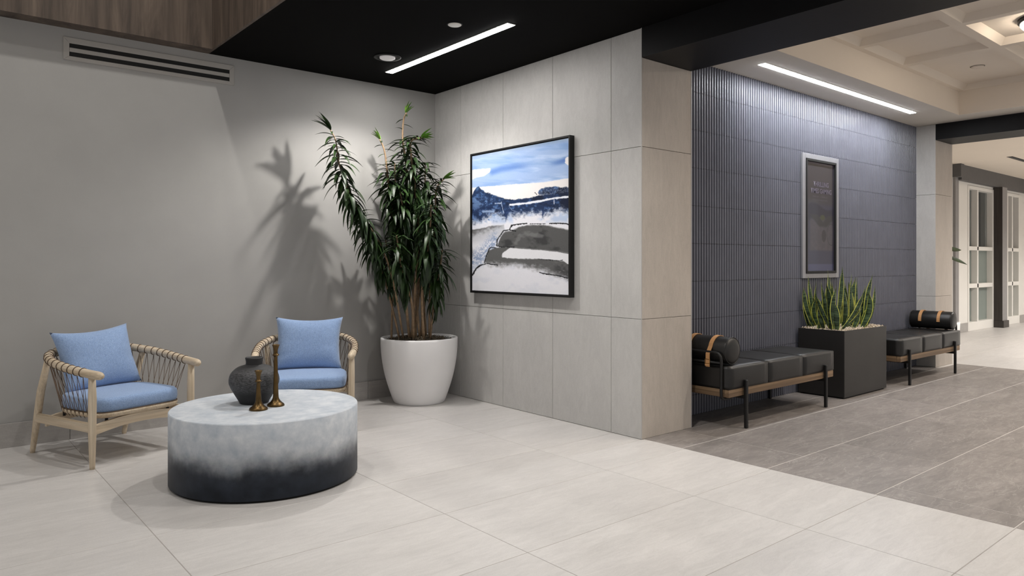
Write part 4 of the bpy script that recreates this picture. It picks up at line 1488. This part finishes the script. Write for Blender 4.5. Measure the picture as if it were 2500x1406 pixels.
random.seed(5)
for key, pts in STEMS.items():
    path = smooth_path(pts, 6)
    n = len(path)
    r0 = 0.013 if key in 'BCDGI' else 0.010
    tube_obj('stem', [p - ORG for p in path], [r0 * (1 - 0.55 * i / n) for i in range(n)], M['bark'], drac, 8)
    a, b, cnt = FOL[key]
    ap = arc_pts(path, cnt, a, b)
    az = random.random() * 6
    for k, (p, tan) in enumerate(ap):
        az += 2.4 + random.uniform(-.4, .4)
        f = k / cnt
        el = -0.95 + 1.35 * f ** 1.8 + random.uniform(-.3, .3)      # droops low down, lifts near the tip
        d = Vector((math.cos(az) * math.cos(el), math.sin(az) * math.cos(el), math.sin(el)))
        for _ in range(10):
            if leaf_ok(p, d, 0.22):
                break
            az += 0.7
            d = Vector((math.cos(az) * math.cos(el), math.sin(az) * math.cos(el), math.sin(el)))
        else:
            continue
        jobs.append((LM[random.randrange(4)], leaf_matrix(p, d, random.uniform(.8, 1.12) * (1 - .25 * max(0, f - .8) / .2)), p + d * 0.1))
    if key in TUFT:
        cnt, ax, new = TUFT[key]
        ax = Vector(ax).normalized()
        u = ax.cross(Vector((0, 0, 1))).normalized()
        w = ax.cross(u)
        for k in range(cnt):
            an = 2.4 * k
            sp_ = 0.10 + 0.40 * k / cnt
            d = ax + (u * math.cos(an) + w * math.sin(an)) * sp_
            jobs.append((LN[k % 2] if new else LM[3], leaf_matrix(path[-1] - ax * 0.01, d, random.uniform(.9, 1.15)), path[-1] - Vector((5, 5, 0))))
        for k in range(5):     # a few loose leaves on the neck
            p, tan = arc_pts(path, 5, 0.9, 0.99)[k]
            an = 2.4 * k + 1
            d = Vector((math.cos(an), math.sin(an), random.uniform(-.3, .3)))
            if leaf_ok(p, d, 0.12):
                jobs.append((LM[3], leaf_matrix(p, d, .62), p - Vector((5, 5, 0))))
# the 300 nearest leaves are single pieces, those deeper in the crown one mass
view = Vector((0.641, 0.7675, 0))
jobs.sort(key=lambda j: j[2].dot(view))
for me, mw, _ in jobs[:300]:
    o = bpy.data.objects.new('leaf', me)
    COL.objects.link(o)
    o.parent = drac
    o.matrix_local = mw
bm = bmesh.new()
for me, mw, _ in jobs[300:]:
    off = len(bm.verts)
    vv = [bm.verts.new(mw @ v.co) for v in me.vertices]
    for p in me.polygons:
        f = bm.faces.new([vv[i] for i in p.vertices])
        f.smooth = True
if len(bm.verts):
    o = bm_obj('foliage', bm, M['leaf'], drac)
    o['kind'] = 'stuff'

# ------------------------------------------------------------------ benches
def bench(x0, x1, mirror, label, blabel):
    y0, y1 = 2.95, 3.43
    L = x1 - x0
    t = empty('bench', (x0, y0, 0))
    tag(t, label, 'bench', 'black leather benches by the fluted wall')
    D = y1 - y0

    def mx(x):
        return L - x if mirror else x

    def bx(nm, a, b, mat, bev, seg=2):
        xa, xb = sorted((mx(a[0]), mx(b[0])))
        return box_obj(nm, (xa, a[1], a[2]), (xb, b[1], b[2]), mat, t, bev, seg)
    for a, b in (((0.004, 0.004, 0.238), (L - 0.004, 0.044, 0.294)), ((0.004, D - 0.044, 0.238), (L - 0.004, D - 0.004, 0.294))):
        bx('frame_rail', a, b, M['oak'], 0.003, 1)
    oy = M.setdefault('oak_end', wood('bench_oak_end', (0.32, 0.245, 0.175), (0.64, 0.53, 0.41), 1, 9, 20, 0.55))
    bx('frame_rail', (0.004, 0.045, 0.238), (0.044, D - 0.045, 0.294), oy, 0.003, 1)
    bx('frame_rail', (L - 0.044, 0.045, 0.238), (L - 0.004, D - 0.045, 0.294), oy, 0.003, 1)
    bx('base_board', (0.045, 0.045, 0.27), (L - 0.045, D - 0.045, 0.293), M['black'], 0)
    w = L / 3
    for k in range(3):
        b = bmesh.new()
        xa, xb = k * w + 0.0006, (k + 1) * w - 0.0006
        NX, NY = 10, 8
        add_box(b, (xa, 0.0, 0.2945), (xb, D, 0.457))
        bmesh.ops.subdivide_edges(b, edges=b.edges[:], cuts=7, use_grid_fill=True)
        for v in b.verts:
            u = (v.co.x - (xa + xb) / 2) / (w / 2)
            vv = (v.co.y - D / 2) / (D / 2)
            if v.co.z > 0.45:
                v.co.z += 0.005 * (1 - u ** 8) * (1 - vv ** 8)
            if abs(vv) > 0.98:
                s = (v.co.z - 0.375) / 0.08
                v.co.y += math.copysign(0.006 * max(0, 1 - s * s) * (1 - u ** 8), vv)
        es = [e for e in b.edges if len(e.link_faces) == 2 and e.calc_face_angle(0) > 1.0]
        bmesh.ops.bevel(b, geom=es, offset=0.0048, segments=3, affect='EDGES')
        o = bm_obj('cushion_panel', b, M['leather'], t, True)
    # legs: flat rods outside the frame, joined below by a bar
    for xl in (0.195, L - 0.17):
        bx('leg', (xl - 0.014, -0.026, 0.0), (xl + 0.014, -0.002, 0.352), M['darkmetal'], 0.006)
        bx('leg', (xl - 0.014, D + 0.002, 0.0), (xl + 0.014, D + 0.024, 0.352), M['darkmetal'], 0.006)
        bx('leg_bar', (xl - 0.012, -0.003, 0.214), (xl + 0.012, D + 0.003, 0.2375), M['darkmetal'], 0.003, 1)
    # tubular bolster holder at the end
    xh = -0.022
    for za, zb, yi in ((0.225, 0.556, 0.05),):
        y_a, y_b = yi, D - yi
        loop = [(0.10, y_a, 0.224), (0.03, y_a, 0.224), (-0.008, y_a, 0.232), (xh, y_a, 0.262), (xh, y_a, 0.40), (xh, y_a, 0.50), (xh, y_a + 0.012, 0.538), (xh, y_a + 0.05, zb),
                (xh, D / 2, zb), (xh, y_b - 0.05, zb), (xh, y_b - 0.012, 0.538), (xh, y_b, 0.50), (xh, y_b, 0.40), (xh, y_b, 0.262), (-0.008, y_b, 0.232), (0.03, y_b, 0.224), (0.10, y_b, 0.224)]
        tube_obj('bolster_holder', smooth_path([(mx(p[0]), p[1], p[2]) for p in loop], 5), 0.0105, M['darkmetal'], t, 10)
        tube_obj('holder_bar', [(mx(xh), y_a + 0.002, 0.485), (mx(xh), y_b - 0.002, 0.485)], 0.009, M['darkmetal'], t, 10)
    # bolster (a loose thing strapped to the holder)
    R = 0.098
    bo = empty('bolster_cushion', (x0 + mx(0.098), y0, 0.457 + 0.010))
    tag(bo, blabel, 'bolster', 'black leather bolsters on the benches')
    b = bmesh.new()
    ya, yb = 0.035, D - 0.02
    prof = [(0.0, ya - 0.014), (R * .5, ya - 0.013), (R * .8, ya - 0.008), (R * .96, ya + 0.002), (R, ya + 0.012), (R * 1.006, D / 2), (R, yb - 0.012), (R * .96, yb - 0.002), (R * .8, yb + 0.006), (R * .5, yb + 0.010), (0, yb + 0.010)]
    S = 40
    rings = []
    for r, y in prof:
        if r == 0:
            rings.append([b.verts.new((0, y, R))])
        else:
            rings.append([b.verts.new((r * math.cos(2 * PI * k / S), y, R + r * math.sin(2 * PI * k / S))) for k in range(S)])
    for A, B in zip(rings[:-1], rings[1:]):
        for k in range(S):
            k2 = (k + 1) % S
            q = [A[0], B[k], B[k2]] if len(A) == 1 else ([A[k], A[k2], B[0]][::-1] if len(B) == 1 else [A[k2], A[k], B[k], B[k2]])
            b.faces.new(q).smooth = True
    bmesh.ops.recalc_face_normals(b, faces=b.faces)
    bm_obj('body', b, M['leather'], bo)
    for y in (ya + 0.003, yb - 0.003):
        tube_obj('piping', [(R * .985 * math.cos(2 * PI * k / 32), y, R + R * .985 * math.sin(2 * PI * k / 32)) for k in range(32)], 0.0035, M['leather'], bo, 6, True)
    sgn = 1 if mirror else -1
    for y in (0.155, 0.345):
        b = bmesh.new()
        hwid = 0.016
        # from behind the holder bar up and over the bolster and down inside
        pts = []
        xo = sgn * (0.098 + 0.022 + 0.0125)
        pts += [(xo, R - 0.135 + 0.02), (xo, R - 0.082), (xo, R - 0.02)]
        for k in range(15):
            a = math.radians(18) + (PI - math.radians(10)) * k / 14
            pts.append((sgn * math.cos(a) * (R + 0.006), R + math.sin(a) * (R + 0.006)))
        prev = None
        nrm = []
        for i, (x, z) in enumerate(pts):
            q0, q1 = pts[max(0, i - 1)], pts[min(len(pts) - 1, i + 1)]
            dx, dz = q1[0] - q0[0], q1[1] - q0[1]
            l = math.hypot(dx, dz)
            nx, nz = -dz / l * .0025, dx / l * .0025
            ring = [b.verts.new((x - nx, y - hwid, z - nz)), b.verts.new((x - nx, y + hwid, z - nz)), b.verts.new((x + nx, y + hwid, z + nz)), b.verts.new((x + nx, y - hwid, z + nz))]
            if prev:
                for k in range(4):
                    b.faces.new((prev[k], prev[(k + 1) % 4], ring[(k + 1) % 4], ring[k]))
            else:
                b.faces.new(ring)
            prev = ring
        b.faces.new(prev[::-1])
        bmesh.ops.recalc_face_normals(b, faces=b.faces)
        st = bm_obj('strap', b, M['tan'], bo)
        st['label'] = 'tan leather strap'
        xb_ = xo + sgn * 0.004
        ring = [(xb_, y - 0.020, R - 0.090), (xb_, y + 0.020, R - 0.090), (xb_, y + 0.020, R - 0.060), (xb_, y - 0.020, R - 0.060)]
        tube_obj('buckle', ring, 0.0025, M['brassbuckle'], st, 6, True)
        box_obj('keeper', (min(xb_, xb_ + sgn * .004) - .001, y - 0.019, R - 0.108), (max(xb_, xb_ + sgn * .004) + .001, y + 0.019, R - 0.094), M['tan'], st, 0.001, 1)
    return t


bench(4.476, 6.026, False, 'black leather bench beside the near stone pillar', 'black bolster with tan straps on the bench by the near pillar')
bench(7.375, 8.935, True, 'black leather bench at the far end of the fluted wall', 'black bolster with tan straps on the far bench')

# ------------------------------------------------------------------ planter box with snake plants
BX0, BX1, BY0, BY1, BZ = 6.32, 7.17, 3.0, 3.43, 0.602
pbx = empty('planter_box', (BX0, BY0, 0))
tag(pbx, 'tall black metal planter box between the two benches', 'planter')
wl = BX1 - BX0
wd = BY1 - BY0
th = 0.006
for nm, a, b in (('side_panel', (0, 0, 0.012), (wl, th, BZ)), ('side_panel', (0, wd - th, 0.012), (wl, wd, BZ)), ('side_panel', (0, th, 0.012), (th, wd - th, BZ)), ('side_panel', (wl - th, th, 0.012), (wl, wd - th, BZ))):
    box_obj(nm, a, b, M['planterbox'], pbx, 0.0012, 1)
box_obj('bottom', (th, th, 0.012), (wl - th, wd - th, 0.02), M['black'], pbx)
box_obj('foot', (0.02, 0.02, 0.0), (wl - 0.02, wd - 0.02, 0.0119), M['black'], pbx)
soil_mound('wood_mulch', (BX0 + wl / 2, BY0 + wd / 2, 0), wl / 2 - th - 0.001, wd / 2 - th - 0.001, BZ - 0.012, 0.022, M['mulch'], 2600, M['mulch'], 'pale shredded wood mulch in the black planter box', True, 4, 0.035)

SN = [((6.37, 3.091), (6.355, 3.103, 0.849)), ((6.37, 3.099), (6.373, 3.096, 0.995)), ((6.383, 3.154), (6.35, 3.181, 1.03)), ((6.392, 3.224), (6.384, 3.231, 0.88)),
      ((6.398, 3.066), (6.55, 2.939, 0.938)), ((6.447, 3.338), (6.368, 3.404, 0.982)), ((6.478, 3.353), (6.43, 3.393, 1.079)), ((6.482, 3.149), (6.523, 3.115, 1.17)),
      ((6.487, 3.305), (6.458, 3.329, 0.885)), ((6.502, 3.374), (6.447, 3.40, 0.991)), ((6.531, 3.227), (6.51, 3.245, 1.15)), ((6.554, 3.373), (6.516, 3.405, 0.974)),
      ((6.583, 3.348), (6.551, 3.375, 1.029)), ((6.595, 3.134), (6.591, 3.137, 0.995)), ((6.598, 3.294), (6.552, 3.332, 1.029)), ((6.627, 3.068), (6.649, 3.049, 0.836)),
      ((6.628, 3.106), (6.608, 3.123, 0.877)), ((6.671, 3.274), (6.65, 3.292, 1.067)), ((6.674, 3.231), (6.699, 3.21, 0.904)), ((6.69, 3.217), (6.724, 3.189, 1.024)),
      ((6.742, 3.132), (6.742, 3.132, 1.106)), ((6.752, 3.083), (6.76, 3.076, 0.863)), ((6.757, 3.161), (6.801, 3.124, 1.068)), ((6.758, 3.05), (6.811, 3.006, 0.935)),
      ((6.796, 3.212), (6.825, 3.187, 0.978)), ((6.827, 3.05), (6.888, 2.999, 0.841)), ((6.865, 3.113), (6.844, 3.13, 1.07)), ((6.879, 3.06), (6.925, 3.021, 1.095)),
      ((6.948, 3.085), (7.005, 3.037, 0.995))]
RIGHT = Vector((0.7675, -0.641, 0))


def screen_x(p):
    return (0.7675 * p[0] - 0.641 * p[1]) / (0.641 * p[0] + 0.7675 * p[1])


SN.sort(key=lambda s: screen_x(s[1]))
LAB = ['leftmost snake plant in the black planter box with thin outward tips', 'snake plant left of centre in the black planter box below the poster',
       'tallest snake plant in the middle of the black planter box', 'snake plant right of centre with a broad leaf leaning right',
       'rightmost snake plant in the black planter box with curling tips']
grp = [SN[0:6], SN[6:12], SN[12:18], SN[18:24], SN[24:]]
random.seed(21)
for leaves, lab in zip(grp, LAB):
    cxm = sum(l[0][0] for l in leaves) / len(leaves)
    cym = sum(l[0][1] for l in leaves) / len(leaves)
    t = empty('snake_plant', (cxm, cym, 0.60))
    tag(t, lab, 'plant', 'snake plants in the planter box')
    extra = []
    for (bx_, by_), tip in leaves:
        extra.append(((bx_, by_), tip, random.uniform(0.048, 0.066)))
        if random.random() < 0.75:
            q = (tip[0] + random.uniform(-.06, .06), min(3.41, tip[1] + random.uniform(0, .09)), tip[2] - random.uniform(.05, .16))
            extra.append(((min(7.13, bx_ + random.uniform(-.03, .03)), min(3.39, by_ + random.uniform(0, .05))), q, random.uniform(0.040, 0.054)))
    for (bx_, by_), tip, w_ in extra:
        b0 = Vector((bx_, by_, 0.595))
        tp = Vector(tip)
        bow = RIGHT * random.uniform(-.035, .035) + Vector((0, random.uniform(-.02, .01), 0))
        N = 12
        tw0 = random.uniform(-.7, .7)
        tw1 = tw0 + random.uniform(-1.1, 1.1)
        bm = bmesh.new()
        rows = []
        for i in range(N + 1):
            s = i / N
            p = b0.lerp(tp, s) + bow * math.sin(PI * s)
            wdt = w_ / 2 * (0.62 + 0.38 * math.sin(PI * min(1, s * 1.15))) * (1 - sstep(0.72, 1.0, s) ** 1.4)
            wdt = max(float(wdt), 0.0006)
            a = tw0 + (tw1 - tw0) * s
            side = RIGHT * math.cos(a) + Vector((0.641, 0.7675, 0)) * math.sin(a)
            nr = Vector((-side.y, side.x, 0))
            row = []
            for c, dpt in ((-1, .35), (-.80, .25), (0, -.25 * (1 - s)), (.80, .25), (1, .35)):
                row.append(bm.verts.new(p + side * wdt * c + nr * wdt * dpt - Vector((cxm, cym, 0.60))))
            rows.append(row)
        for A, B in zip(rows[:-1], rows[1:]):
            for k in range(4):
                f = bm.faces.new((A[k], A[k + 1], B[k + 1], B[k]))
                f.smooth = True
                f.material_index = 1 if k in (0, 3) else 0
        bm_obj('leaf', bm, [M['snake'], M['snake_edge']], t)

# ------------------------------------------------------------------ plant half hidden behind the far pillar
fp = empty('rubber_plant', (11.72, 4.06, 0))
tag(fp, 'dark broad leaves peeking out behind the far stone pillar', 'plant')
lathe_obj('pot', prof_smooth([(0.14, 0.0), (0.17, 0.15), (0.18, 0.34)], 4) + [(0.16, 0.34), (0.16, 0.30), (0, 0.30)], M['white_pot'], fp, 40)
tube_obj('stem', [(0, 0, 0.28), (0.03, 0.02, 0.8), (0.05, 0.0, 1.5)], [0.012, 0.01, 0.006], M['bark'], fp, 8)
BL = leaf_mesh('leaf', 0.36, 0.085, 0.12, 0.15, mats=[M['leaf']])
tips = [((0.05, 0.0, 1.40), (0.80, -0.20, 0.02)), ((0.06, 0.0, 1.29), (0.80, -0.50, -0.28)), ((0.05, 0, 1.48), (-.2, .1, .9)), ((0.04, 0, 1.35), (-.7, -.2, .3)), ((0.03, 0, 1.0), (-.4, .2, .2)), ((0.05, 0, 1.46), (.2, .2, .8))]
for p, d in tips:
    o = bpy.data.objects.new('leaf', BL)
    COL.objects.link(o)
    o.parent = fp
    d = Vector(d).normalized()
    x = d.cross(Vector((0, 0, 1))).normalized()
    z = x.cross(d)
    o.matrix_local = Matrix.Translation(p) @ Matrix((x, d, z)).transposed().to_4x4() @ Matrix.Rotation(0.9, 4, 'Y')
